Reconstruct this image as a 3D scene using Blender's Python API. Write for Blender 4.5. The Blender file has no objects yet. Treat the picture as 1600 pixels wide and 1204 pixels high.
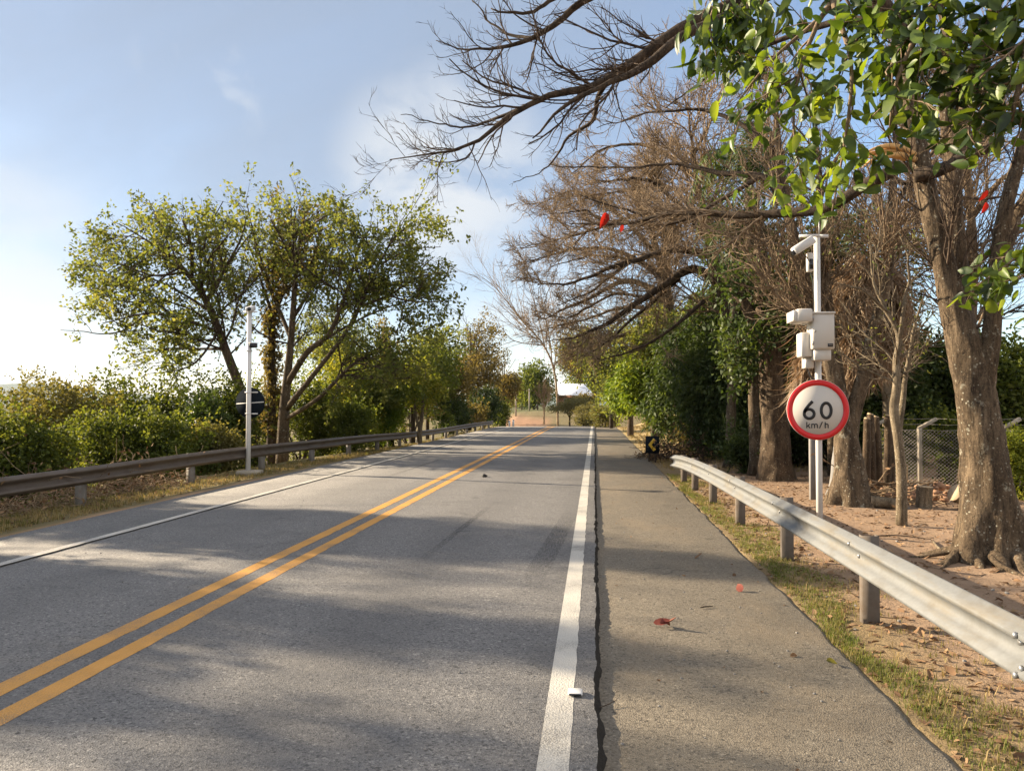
import bpy, math
import numpy as np
R = math.radians
sc = bpy.context.scene
COL = sc.collection

# ------------------------------------------------------------------ camera, sky, sun
YAW, PIT, F, CZ = R(6.13), R(1.432), 1200.0, 1.7
cam = bpy.data.objects.new('camera', bpy.data.cameras.new('camera'))
COL.objects.link(cam)
cam.location = (0, 0, CZ)
cam.rotation_euler = (R(90) + PIT, 0, YAW)
cam.data.sensor_width = 36.0
cam.data.lens = 36.0 * F / 1600.0
cam.data.clip_start = 0.05
cam.data.clip_end = 20000
sc.camera = cam

SUN_EL, SUN_AZ_LEFT = R(22.0), R(72.9)          # elevation; angle left of the road direction (+Y)
S = np.array([-math.sin(SUN_AZ_LEFT) * math.cos(SUN_EL), math.cos(SUN_AZ_LEFT) * math.cos(SUN_EL), math.sin(SUN_EL)])
sun = bpy.data.objects.new('sun', bpy.data.lights.new('sun', 'SUN'))
COL.objects.link(sun)
sun.data.energy = 5.0
sun.data.angle = R(0.55)
sun.data.color = (1.0, 0.83, 0.60)
from mathutils import Vector
sun.rotation_euler = Vector(S).to_track_quat('Z', 'Y').to_euler()
sun.location = (-60, 20, 40)

world = bpy.data.worlds.new('World')
sc.world = world
world.use_nodes = True
wn, wl = world.node_tree.nodes, world.node_tree.links
wn.clear()
w_out = wn.new('ShaderNodeOutputWorld')
w_bg = wn.new('ShaderNodeBackground')
w_bg.inputs['Strength'].default_value = 0.08
sky = wn.new('ShaderNodeTexSky')
sky.sky_type = 'NISHITA'
sky.sun_disc = False
sky.sun_elevation = SUN_EL
sky.sun_rotation = -SUN_AZ_LEFT
sky.air_density = 1.0
sky.dust_density = 0.6
sky.ozone_density = 2.0
sky.altitude = 500
wl.new(w_bg.outputs[0], w_out.inputs[0])

hd = np.array([-math.sin(YAW), math.cos(YAW), 0.0])
CF = hd * math.cos(PIT) + np.array([0, 0, math.sin(PIT)])
CR = np.array([math.cos(YAW), math.sin(YAW), 0.0])
CU = np.cross(CR, CF)
def ray(px, py):
    d = CF * F + CR * (px - 800.0) + CU * (602.0 - py)
    return d / np.linalg.norm(d)
def P(px, py, Y):
    d = ray(px, py)
    return np.array([0, 0, CZ]) + d * (Y / d[1])

def wnode(t, **kw):
    n = wn.new(t)
    for k, v in kw.items():
        setattr(n, k, v)
    return n
def wmath(op, a, b=None, clamp=False):
    n = wnode('ShaderNodeMath', operation=op, use_clamp=clamp)
    for i, v in enumerate((a, b)):
        if v is None: continue
        if isinstance(v, (int, float)): n.inputs[i].default_value = v
        else: wl.new(v, n.inputs[i])
    return n.outputs[0]
wtc = wnode('ShaderNodeTexCoord')
def cloud(px, py, inner, outer, scale, lo, hi, stretch):
    c = ray(px, py)
    dot = wnode('ShaderNodeVectorMath', operation='DOT_PRODUCT')
    wl.new(wtc.outputs['Generated'], dot.inputs[0]); dot.inputs[1].default_value = tuple(c)
    mr = wnode('ShaderNodeMapRange', interpolation_type='SMOOTHSTEP')
    wl.new(dot.outputs['Value'], mr.inputs[0])
    mr.inputs[1].default_value = math.cos(R(outer)); mr.inputs[2].default_value = math.cos(R(inner))
    mp = wnode('ShaderNodeMapping'); mp.inputs['Scale'].default_value = stretch
    wl.new(wtc.outputs['Generated'], mp.inputs[0])
    nz = wnode('ShaderNodeTexNoise'); nz.inputs['Scale'].default_value = scale
    nz.inputs['Detail'].default_value = 7; nz.inputs['Roughness'].default_value = 0.55; nz.inputs['Distortion'].default_value = 0.4
    wl.new(mp.outputs[0], nz.inputs['Vector'])
    m2 = wnode('ShaderNodeMapRange', interpolation_type='SMOOTHSTEP')
    wl.new(nz.outputs['Fac'], m2.inputs[0]); m2.inputs[1].default_value = lo; m2.inputs[2].default_value = hi
    return wmath('MULTIPLY', mr.outputs[0], m2.outputs[0])
c1 = cloud(690, 275, 1.5, 9.0, 8.0, 0.30, 0.62, (1, 1, 1.7))
c2 = cloud(310, 140, 0.5, 5.0, 14.0, 0.48, 0.72, (1.5, 1, 1))
c3 = cloud(-80, 540, 1.0, 15.0, 4.0, 0.22, 0.62, (1, 1, 2.6))
c4 = cloud(830, 500, 1.0, 8.0, 6.0, 0.25, 0.6, (1, 1, 1.6))
cm = wmath('MAXIMUM', wmath('MAXIMUM', c1, wmath('MULTIPLY', c2, 0.5)), wmath('MAXIMUM', c3, wmath('MULTIPLY', c4, 0.7)))
bd = np.array([.55, -.62, .56]); bd /= np.linalg.norm(bd)  # added pale cloud behind the camera, out of view, to brighten the shade
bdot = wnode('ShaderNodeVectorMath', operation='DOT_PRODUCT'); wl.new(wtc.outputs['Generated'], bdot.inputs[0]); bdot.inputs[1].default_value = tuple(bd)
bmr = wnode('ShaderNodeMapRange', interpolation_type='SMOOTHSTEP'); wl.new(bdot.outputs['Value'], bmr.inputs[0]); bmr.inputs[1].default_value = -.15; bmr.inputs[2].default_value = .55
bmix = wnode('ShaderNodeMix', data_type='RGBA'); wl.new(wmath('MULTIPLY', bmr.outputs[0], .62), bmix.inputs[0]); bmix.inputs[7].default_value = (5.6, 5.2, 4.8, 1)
cmix = wnode('ShaderNodeMix', data_type='RGBA')
wl.new(wmath('MULTIPLY', cm, 0.85, True), cmix.inputs[0])
veil = wnode('ShaderNodeMix', data_type='RGBA')      # thin high veil over the blue
vm = cloud(300, -120, 6.0, 48.0, 1.6, -0.4, 0.75, (1, 1, 1.5))
wl.new(wmath('MULTIPLY', vm, 0.86, True), veil.inputs[0]); wl.new(sky.outputs[0], veil.inputs[6]); veil.inputs[7].default_value = (1.42, 1.70, 2.14, 1)
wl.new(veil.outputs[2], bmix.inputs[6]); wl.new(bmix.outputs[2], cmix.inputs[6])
cmix.inputs[7].default_value = (3.15, 3.3, 3.45, 1)
wl.new(cmix.outputs[2], w_bg.inputs[0])

sc.view_settings.view_transform = 'Standard'
sc.view_settings.look = 'None'
sc.view_settings.gamma = 1
sc.view_settings.exposure = 1.72
sc.render.engine = 'CYCLES'
sc.cycles.max_bounces = 7
sc.cycles.diffuse_bounces = 4
sc.cycles.transmission_bounces = 4
sc.cycles.transparent_max_bounces = 4
sc.cycles.sample_clamp_indirect = 6
sc.cycles.use_denoising = True
sc.cycles.caustics_reflective = False
sc.cycles.caustics_refractive = False

# ------------------------------------------------------------------ helpers: meshes
def rng_(s): return np.random.default_rng(s)
def sm(a, b, x):
    t = np.clip((np.asarray(x, float) - a) / (b - a), 0, 1)
    return t * t * (3 - 2 * t)
def nrm(v):
    return v / np.maximum(np.linalg.norm(v, axis=-1, keepdims=True), 1e-9)

def mk(name, V, faces, tint=None, smooth=False):
    """faces: list of int arrays (n,k); tint: per face float"""
    me = bpy.data.meshes.new(name)
    V = np.ascontiguousarray(V, dtype=np.float32)
    faces = [np.asarray(f, np.int32) for f in faces if len(f)]
    me.vertices.add(len(V)); me.vertices.foreach_set('co', V.ravel())
    lv = np.concatenate([f.ravel() for f in faces])
    tot = np.concatenate([np.full(len(f), f.shape[1], np.int32) for f in faces])
    st = np.concatenate([[0], np.cumsum(tot)[:-1]]).astype(np.int32)
    me.loops.add(len(lv)); me.loops.foreach_set('vertex_index', lv)
    me.polygons.add(len(tot)); me.polygons.foreach_set('loop_start', st)
    if smooth: me.polygons.foreach_set('use_smooth', np.ones(len(tot), bool))
    if tint is not None:
        a = me.attributes.new('tint', 'FLOAT', 'FACE')
        a.data.foreach_set('value', np.ascontiguousarray(tint, dtype=np.float32))
    me.update(calc_edges=True)
    return me

class MB:
    """collects vertices and faces; faces grouped by size"""
    def __init__(s): s.V = []; s.F = {}; s.T = {}; s.n = 0
    def add(s, V, F, tint=0.5):
        V = np.asarray(V, float).reshape(-1, 3)
        if not isinstance(F, list) or (len(F) and not hasattr(F[0][0], '__len__')): F = [F]
        for f in F:
            f = np.asarray(f, int)
            k = f.shape[1]
            s.F.setdefault(k, []).append(f + s.n)
            s.T.setdefault(k, []).append(np.broadcast_to(np.asarray(tint, float), (len(f),)))
        s.V.append(V); s.n += len(V)
    def mesh(s, name, base=(0, 0, 0), smooth=False):
        V = np.concatenate(s.V) - np.asarray(base, float)
        ks = sorted(s.F)
        return mk(name, V, [np.concatenate(s.F[k]) for k in ks], np.concatenate([np.concatenate(s.T[k]) for k in ks]), smooth)
    def box(s, c, size, rz=0.0, ry=0.0, rx=0.0, bev=0.0):
        hx, hy, hz = np.asarray(size, float) / 2
        if bev:
            b = min(bev, hx * .9, hy * .9, hz * .9); pts = []; 
            prof = [(-hx + b, -hy), (hx - b, -hy), (hx, -hy + b), (hx, hy - b), (hx - b, hy), (-hx + b, hy), (-hx, hy - b), (-hx, -hy + b)]
            def ring(z, k):
                return [(x * (1 - k * b / hx), y * (1 - k * b / hy), z) for x, y in prof]
            V = np.array(ring(-hz, 1) + ring(-hz + b, 0) + ring(hz - b, 0) + ring(hz, 1))
            q = [(8 * r + i, 8 * r + (i + 1) % 8, 8 * r + 8 + (i + 1) % 8, 8 * r + 8 + i) for r in range(3) for i in range(8)]
            Fs = [np.array(q), np.array([list(range(7, -1, -1)), list(range(24, 32))])]
        else:
            V = np.array([(x, y, z) for z in (-hz, hz) for x, y in ((-hx, -hy), (hx, -hy), (hx, hy), (-hx, hy))])
            Fs = [np.array([(3, 2, 1, 0), (4, 5, 6, 7), (0, 1, 5, 4), (1, 2, 6, 5), (2, 3, 7, 6), (3, 0, 4, 7)])]
        V = V @ rot(rx, ry, rz).T + np.asarray(c, float)
        s.add(V, Fs)
        return s
    def tube(s, pts, rad, sides=8, caps=True, lobes=None, tint=0.5):
        V, Fq, cap = tube1(pts, rad, sides, lobes)
        s.add(V, [Fq] + ([cap] if caps else []), tint)
        return s
    def disc(s, c, n, r, th, sides=48, r_in=0.0):
        """disc or ring, axis n, thickness th"""
        n = nrm(np.asarray(n, float)); a = nrm(np.cross(n, [0, 0, 1]) if abs(n[2]) < .9 else np.cross(n, [1, 0, 0])); b = np.cross(n, a)
        t = np.linspace(0, 2 * np.pi, sides, endpoint=False)
        ci = np.cos(t)[:, None] * a + np.sin(t)[:, None] * b
        c = np.asarray(c, float)
        o1, o2 = c + ci * r - n * th / 2, c + ci * r + n * th / 2
        i = np.arange(sides); j = (i + 1) % sides
        if r_in > 0:
            i1, i2 = c + ci * r_in - n * th / 2, c + ci * r_in + n * th / 2
            V = np.concatenate([o1, o2, i1, i2]); S_ = sides
            s.add(V, [np.concatenate([np.stack([i, j, j + S_, i + S_], 1), np.stack([i + S_, j + S_, j + 3 * S_, i + 3 * S_], 1),
                                      np.stack([i + 3 * S_, j + 3 * S_, j + 2 * S_, i + 2 * S_], 1), np.stack([i + 2 * S_, j + 2 * S_, j, i], 1)])])
        else:
            V = np.concatenate([o1, o2])
            s.add(V, [np.stack([i, j, j + sides, i + sides], 1), np.stack([i[::-1], i + sides])])
        return s

def rot(rx, ry, rz):
    cx, sx, cy, sy, cz, sz = math.cos(rx), math.sin(rx), math.cos(ry), math.sin(ry), math.cos(rz), math.sin(rz)
    X = np.array([[1, 0, 0], [0, cx, -sx], [0, sx, cx]]); Y = np.array([[cy, 0, sy], [0, 1, 0], [-sy, 0, cy]]); Z = np.array([[cz, -sz, 0], [sz, cz, 0], [0, 0, 1]])
    return Z @ Y @ X

def frames(Pn):
    """Pn (N,K,3) -> two normals per point"""
    T = np.empty_like(Pn)
    T[:, 1:-1] = Pn[:, 2:] - Pn[:, :-2]; T[:, 0] = Pn[:, 1] - Pn[:, 0]; T[:, -1] = Pn[:, -1] - Pn[:, -2]
    T = nrm(T)
    mean = nrm(Pn[:, -1] - Pn[:, 0])
    ref = np.eye(3)[np.argmin(np.abs(mean), axis=1)]
    A = nrm(np.cross(T, ref[:, None, :]))
    return T, A, np.cross(T, A)

def tube1(pts, rad, sides, lobes=None):
    pts = np.asarray(pts, float); rad = np.asarray(rad, float)
    T, A, B = frames(pts[None]); A, B = A[0], B[0]
    th = np.linspace(0, 2 * np.pi, sides, endpoint=False)
    rr = rad[:, None] * np.ones(sides)[None]
    if lobes is not None: rr = rr * lobes(pts, th)
    V = pts[:, None] + rr[..., None] * (np.cos(th)[None, :, None] * A[:, None] + np.sin(th)[None, :, None] * B[:, None])
    K = len(pts); i = np.arange(K - 1)[:, None] * sides; j = np.arange(sides)[None]; j2 = (j + 1) % sides
    Fq = np.stack([i + j, i + j2, i + sides + j2, i + sides + j], -1).reshape(-1, 4)
    cap = np.array([np.arange(sides)[::-1], np.arange(sides) + (K - 1) * sides])
    return V.reshape(-1, 3), Fq, cap

def tubes(mb, Pn, Rn, sides, tint=0.5):
    N, K = Rn.shape
    if N == 0: return
    T, A, B = frames(Pn)
    th = np.linspace(0, 2 * np.pi, sides, endpoint=False)
    V = Pn[:, :, None] + Rn[:, :, None, None] * (np.cos(th)[:, None] * A[:, :, None] + np.sin(th)[:, None] * B[:, :, None])
    n = np.arange(N)[:, None, None] * K * sides; i = np.arange(K - 1)[None, :, None] * sides; j = np.arange(sides)[None, None]; j2 = (j + 1) % sides
    Fq = np.stack([n + i + j, n + i + j2, n + i + sides + j2, n + i + sides + j], -1).reshape(-1, 4)
    mb.add(V.reshape(-1, 3), [Fq], tint)

def resample(pts, n):
    """Catmull-Rom through the points (any number of columns)"""
    p = np.asarray(pts, float)
    p = np.concatenate([[2 * p[0] - p[1]], p, [2 * p[-1] - p[-2]]])
    m = len(p) - 3
    u = np.linspace(0, m, n); k = np.minimum(u.astype(int), m - 1); t = (u - k)[:, None]
    a, b, c, d = p[k], p[k + 1], p[k + 2], p[k + 3]
    return 0.5 * (2 * b + (c - a) * t + (2 * a - 5 * b + 4 * c - d) * t ** 2 + (3 * b - a - 3 * c + d) * t ** 3)

def kids(rng, Pn, Rn, n, t0, t1, ang, lenf, K=6, rr=0.6, up=0.0, wob=0.12, minlen=0.05, asd=0.25, down=None, lens=None, rmin=.0025):
    """n child branches spread over the parents, longer parents getting more"""
    N, Kp, _ = Pn.shape
    L = np.linalg.norm(np.diff(Pn, axis=1), axis=2).sum(1)
    idx = rng.choice(N, n, p=L / L.sum())
    t = rng.uniform(t0, t1, n)
    u = t * (Kp - 1); k = np.minimum(u.astype(int), Kp - 2); f = (u - k)[:, None]
    p0 = Pn[idx, k] * (1 - f) + Pn[idx, k + 1] * f
    tan = nrm(Pn[idx, k + 1] - Pn[idx, k])
    r0 = (Rn[idx, k] * (1 - f[:, 0]) + Rn[idx, k + 1] * f[:, 0]) * rr
    q = rng.normal(size=(n, 3)); q = nrm(q - (q * tan).sum(1, keepdims=True) * tan)
    a = rng.normal(ang, asd, n)[:, None]
    d = nrm(tan * np.cos(a) + q * np.sin(a))
    ln = np.maximum(L[idx] * lenf * rng.uniform(0.55, 1.25, n) * (1.15 - 0.55 * t), minlen) if lens is None else rng.uniform(*lens, n)
    pts = np.empty((n, K, 3)); pts[:, 0] = p0
    step = ln[:, None] / (K - 1)
    for j in range(1, K):
        d = d + rng.normal(0, wob, (n, 3)); d[:, 2] += up
        d = nrm(d); pts[:, j] = pts[:, j - 1] + d * step
    rad = np.maximum(np.minimum(r0, .0035 + .0115 * ln), rmin)[:, None] * np.linspace(1, 0.4, K)[None]
    return pts, rad

def leaf_mesh(mb, rng, pos, d, nr, Lh, Wd, kind='diamond', fold=0.25, tint=None):
    n = len(pos)
    d = nrm(d); s_ = nrm(np.cross(d, nr)); nn = np.cross(s_, d)
    Lh = np.broadcast_to(Lh, (n,))[:, None]; Wd = np.broadcast_to(Wd, (n,))[:, None]
    tint = rng.random(n) if tint is None else tint
    if kind == 'diamond':
        V = np.stack([pos, pos + d * Lh * .45 + s_ * Wd / 2 + nn * Wd * fold, pos + d * Lh, pos + d * Lh * .45 - s_ * Wd / 2 + nn * Wd * fold], 1)
        F_ = np.arange(n * 4).reshape(n, 4); mb.add(V.reshape(-1, 3), [F_], tint)
    else:
        ts = np.array([0.0, .12, .38, .7, 1.0]); ws = np.array([.05, .68, 1.0, .78, .05])
        if kind == 'lance': ws = np.array([.05, .6, 1.0, .6, .03])
        curl = rng.normal(.14, .22, (n, 1)); fold = fold * rng.uniform(-.3, 2.2, (n, 1)); rows = []
        for t, w in zip(ts, ws):
            c = pos + d * Lh * t - nn * Lh * curl * (t * t) * 1.6
            rows += [c + s_ * Wd / 2 * w + nn * Wd * fold * w, c, c - s_ * Wd / 2 * w * (1 - .25 * np.sin(7 * pos[:, :1])) + nn * Wd * fold * w]
        V = np.stack(rows, 1)
        q = np.array([(3 * r + c, 3 * r + c + 1, 3 * r + c + 4, 3 * r + c + 3) for r in range(4) for c in range(2)])
        F_ = (np.arange(n)[:, None, None] * 15 + q[None]).reshape(-1, 4)
        mb.add(V.reshape(-1, 3), [F_], np.repeat(tint, 8))

# ------------------------------------------------------------------ helpers: objects
def meta(o, label=None, cat=None, group=None, kind=None):
    if label: o['label'] = label
    if cat: o['category'] = cat
    if group: o['group'] = group
    if kind: o['kind'] = kind
    return o
def ob(name, me, mat, parent=None, **kw):
    o = bpy.data.objects.new(name, me); COL.objects.link(o)
    if mat is not None:
        if not me.materials: me.materials.append(mat)
    if parent is not None: o.parent = parent
    return meta(o, **kw)
def thing(name, label, cat, loc=(0, 0, 0), group=None, rz=0.0):
    o = bpy.data.objects.new(name, None); COL.objects.link(o)
    o.location = tuple(float(v) for v in loc); o.rotation_euler = (0, 0, rz); o.empty_display_size = 0.2
    return meta(o, label, cat, group)

# ------------------------------------------------------------------ helpers: materials
class NT:
    def __init__(s, name):
        s.m = bpy.data.materials.new(name); s.m.use_nodes = True
        s.n, s.l = s.m.node_tree.nodes, s.m.node_tree.links
        s.n.clear()
        s.out = s.n.new('ShaderNodeOutputMaterial')
        s.b = s.n.new('ShaderNodeBsdfPrincipled'); s.l.new(s.b.outputs[0], s.out.inputs[0])
        s.tc = s.n.new('ShaderNodeTexCoord')
    def set(s, sock, v):
        if hasattr(v, 'is_output') or isinstance(v, bpy.types.NodeSocket): s.l.new(v, sock)
        else: sock.default_value = (tuple(v) + (1,)) if isinstance(v, (tuple, list)) and len(v) == 3 and sock.type == 'RGBA' else v
    def noise(s, scale, detail=5, rough=.6, coord='Object', stretch=None, dist=0):
        n = s.n.new('ShaderNodeTexNoise'); n.inputs['Scale'].default_value = scale; n.inputs['Detail'].default_value = detail
        n.inputs['Roughness'].default_value = rough; n.inputs['Distortion'].default_value = dist
        if stretch:
            mp = s.n.new('ShaderNodeMapping'); mp.inputs['Scale'].default_value = stretch
            s.l.new(s.tc.outputs[coord], mp.inputs[0]); s.l.new(mp.outputs[0], n.inputs['Vector'])
        else: s.l.new(s.tc.outputs[coord], n.inputs['Vector'])
        return n.outputs['Fac']
    def voro(s, scale, feat='F1', stretch=None):
        n = s.n.new('ShaderNodeTexVoronoi'); n.inputs['Scale'].default_value = scale; n.feature = feat
        if stretch:
            mp = s.n.new('ShaderNodeMapping'); mp.inputs['Scale'].default_value = stretch
            s.l.new(s.tc.outputs['Object'], mp.inputs[0]); s.l.new(mp.outputs[0], n.inputs['Vector'])
        else: s.l.new(s.tc.outputs['Object'], n.inputs['Vector'])
        return n.outputs['Distance']
    def attr(s, name, out='Fac'):
        n = s.n.new('ShaderNodeAttribute'); n.attribute_name = name; return n.outputs[out]
    def ramp(s, fac, stops, interp='LINEAR'):
        n = s.n.new('ShaderNodeValToRGB'); cr = n.color_ramp; cr.interpolation = interp
        while len(cr.elements) < len(stops): cr.elements.new(0.5)
        for e, (p, c) in zip(cr.elements, stops):
            e.position = p; e.color = (tuple(c) + (1,)) if hasattr(c, '__len__') else (c, c, c, 1)
        s.l.new(fac, n.inputs[0]); return n.outputs[0]
    def mix(s, fac, a, b, mode='MIX'):
        n = s.n.new('ShaderNodeMix'); n.data_type = 'RGBA'; n.blend_type = mode
        s.set(n.inputs[0], fac); s.set(n.inputs[6], a); s.set(n.inputs[7], b); return n.outputs[2]
    def math(s, op, a, b=0.0, clamp=False):
        n = s.n.new('ShaderNodeMath'); n.operation = op; n.use_clamp = clamp
        s.set(n.inputs[0], a); s.set(n.inputs[1], b); return n.outputs[0]
    def bump(s, h, strength=.5, dist=.02):
        n = s.n.new('ShaderNodeBump'); n.inputs['Strength'].default_value = strength; n.inputs['Distance'].default_value = dist
        s.l.new(h, n.inputs['Height']); s.l.new(n.outputs[0], s.b.inputs['Normal'])
    def fin(s, col, rough=.8, metal=0.0, spec=.5):
        s.set(s.b.inputs['Base Color'], col); s.set(s.b.inputs['Roughness'], rough); s.set(s.b.inputs['Metallic'], metal)
        s.b.inputs['Specular IOR Level'].default_value = spec
        return s.m

def leaf_mat(name, cols, trans=.45, rough=.45, patch=1.1, tcol=None, spec=.4):
    """leaf colours spread over the tint attribute, pulled about by a large noise so clumps differ"""
    t = NT(name)
    big = t.noise(patch, 3)
    fac = t.math('ADD', t.math('MULTIPLY', t.attr('tint'), .6), t.math('SUBTRACT', t.math('MULTIPLY', big, 1.5), .42), True)
    k = len(cols)
    col = t.ramp(fac, [(i / (k - 1), c) for i, c in enumerate(cols)])
    t.fin(col, min(.8, rough + .15), 0, spec * .45)
    tr = t.n.new('ShaderNodeBsdfTranslucent')
    tc2 = t.mix(1.0, col, tcol or (1.5, 1.35, .55), 'MULTIPLY')
    t.l.new(tc2, tr.inputs['Color'])
    mx = t.n.new('ShaderNodeMixShader'); mx.inputs[0].default_value = trans
    t.l.new(t.b.outputs[0], mx.inputs[1]); t.l.new(tr.outputs[0], mx.inputs[2]); t.l.new(mx.outputs[0], t.out.inputs[0])
    return t.m
def bark_mat(name, dark, light, lichen=None, scale=9.0, lich=.62, bump=.6):
    t = NT(name)
    fi = t.noise(scale, 8, .7, stretch=(1, 1, .28), dist=.6)
    fac = t.math('ADD', t.math('MULTIPLY', fi, .75), t.math('MULTIPLY', t.noise(scale * 5, 4), .25))
    crack = t.noise(scale * 3.2, 7, .75, stretch=(1, 1, .16), dist=1.2)
    col = t.ramp(fac, [(.40, dark), (.60, light)])
    col = t.mix(t.ramp(crack, [(.36, .8), (.48, 0.0)]), col, tuple(v * .45 for v in dark))
    col = t.mix(t.ramp(t.noise(scale * .35, 4), [(.4, .55), (.6, 0.0)]), col, t.mix(1.0, col, (.5, .47, .43), 'MULTIPLY'))
    spk = t.voro(scale * 4.5, stretch=(1, 1, .6)); sp2 = t.noise(scale * 9, 5, .7)
    col = t.mix(t.ramp(spk, [(.10, .5), (.22, 0.0)]), col, tuple(min(1, v * 1.7) for v in light))
    col = t.mix(t.ramp(sp2, [(.34, .75), (.46, 0.0)]), col, tuple(v * .4 for v in dark))
    if lichen:
        fl = t.voro(scale * 2.1); col = t.mix(t.math('MULTIPLY', t.ramp(fl, [(.12, .85), (.22, 0.0)]), t.ramp(t.noise(scale * .5, 3), [(.42, 0.0), (.55, 1.0)])), col, lichen)
        pn = t.noise(scale * .9, 6, .7)
        msk = t.ramp(pn, [(lich - .04, 0.0), (lich + .04, 1.0)])
        col = t.mix(t.math('MULTIPLY', msk, .75), col, lichen)
    t.bump(t.math('ADD', fac, t.math('MULTIPLY', t.math('MINIMUM', crack, .5), 1.6)), bump, .03)
    return t.fin(col, .92, 0, .2)
def plain(name, col, rough=.5, metal=0, var=.12, scale=6.0, spec=.5, bump=0):
    t = NT(name)
    n = t.noise(scale, 5)
    c = t.mix(n, tuple(v * (1 - var) for v in col), tuple(min(1, v * (1 + var)) for v in col))
    if bump: t.bump(t.noise(scale * 6, 4), bump, .01)
    return t.fin(c, rough, metal, spec)

def asphalt(name, c0, c1, speck, lane=False, stain=None):
    t = NT(name)
    big = t.noise(.22, 5, .6, stretch=(1, .35, 1))
    mid = t.noise(2.2, 5)
    col = t.mix(big, c0, c1)
    col = t.mix(t.math('MULTIPLY', mid, .35), col, tuple(v * .72 for v in c0))
    def stones(scale):                # one random grey per stone
        n = t.n.new('ShaderNodeTexVoronoi'); n.inputs['Scale'].default_value = scale; t.l.new(t.tc.outputs['Object'], n.inputs['Vector'])
        sp = t.n.new('ShaderNodeSeparateColor'); t.l.new(n.outputs['Color'], sp.inputs[0]); return sp.outputs[0], n.outputs['Distance']
    s1, ag = stones(105); s2, ag2 = stones(60); fi = t.noise(240, 2, .8)
    col = t.mix(t.ramp(s1, [(.0, .85), (.30, 0.0)]), col, tuple(v * .30 for v in c0))
    col = t.mix(t.ramp(s1, [(.82, 0.0), (1.0, .65)]), col, speck)
    col = t.mix(t.ramp(s2, [(.0, .8), (.14, 0.0)]), col, tuple(v * .28 for v in c0))
    col = t.mix(t.ramp(s2, [(.94, 0.0), (1.0, .55)]), col, tuple(min(.5, v * 1.25) for v in speck))
    blot = t.noise(1.1, 6, .7); col = t.mix(t.ramp(blot, [(.36, .35), (.48, 0.0)]), col, tuple(v * .5 for v in c0))
    spot = t.voro(.9); col = t.mix(t.math('MULTIPLY', t.ramp(spot, [(.05, .6), (.09, 0.0)]), t.ramp(t.noise(.6, 2), [(.45, 0.0), (.55, 1.0)])), col, tuple(v * .35 for v in c0))
    if lane:                       # wheel paths polished a little darker, by position across the road
        sx = t.n.new('ShaderNodeSeparateXYZ'); t.l.new(t.tc.outputs['Object'], sx.inputs[0])
        w = t.math('SINE', t.math('MULTIPLY', t.math('ADD', sx.outputs[0], .55), 2 * math.pi / 1.6))
        col = t.mix(t.math('MULTIPLY', t.math('ADD', w, 1.0), .11), col, tuple(v * .4 for v in c0))
    wob = t.noise(1.3, 3); cv = t.n.new('ShaderNodeTexVoronoi'); cv.feature = 'DISTANCE_TO_EDGE'; cv.inputs['Scale'].default_value = .42
    va = t.n.new('ShaderNodeVectorMath'); va.operation = 'ADD'; cb2 = t.n.new('ShaderNodeCombineXYZ'); t.l.new(wob, cb2.inputs[0]); t.l.new(t.noise(1.7, 3, stretch=(1, 1, 2)), cb2.inputs[1])
    t.l.new(t.tc.outputs['Object'], va.inputs[0]); t.l.new(cb2.outputs[0], va.inputs[1]); t.l.new(va.outputs[0], cv.inputs['Vector'])
    cm_k = t.math('MULTIPLY', t.ramp(cv.outputs['Distance'], [(.0, 1.0), (.006, 0.0)]), t.ramp(t.noise(.35, 3), [(.52, 0.0), (.6, .7)]))
    col = t.mix(cm_k, col, tuple(v * .25 for v in c0))
    pt = t.ramp(t.noise(.55, 4, .55, stretch=(1, .22, 1)), [(.54, 0.0), (.60, 1.0)])
    col = t.mix(t.math('MULTIPLY', pt, .22), col, tuple(v * .6 for v in c0))
    if stain:
        sn = t.noise(1.0, 6, .7, stretch=(1, .5, 1))
        col = t.mix(t.math('MULTIPLY', t.ramp(sn, [(.5, 0.0), (.68, 1.0)]), .5), col, stain)
    h = t.math('ADD', t.math('MULTIPLY', ag, .7), t.math('MULTIPLY', fi, .3))
    t.bump(h, .6, .010)
    return t.fin(col, .78, 0, .35)
def paint(name, col, under, wear=.60):
    t = NT(name)
    ag = t.voro(85); fi = t.noise(160, 3); big = t.noise(1.7, 5)
    f = t.math('ADD', t.math('MULTIPLY', fi, .55), t.math('MULTIPLY', big, .45))
    msk = t.ramp(f, [(wear - .05, 0.0), (wear + .06, 1.0)])
    c = t.mix(t.noise(3, 4), tuple(v * .86 for v in col), col)
    c = t.mix(msk, c, under)
    t.bump(ag, .4, .01)
    return t.fin(c, .65, 0, .4)

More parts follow.
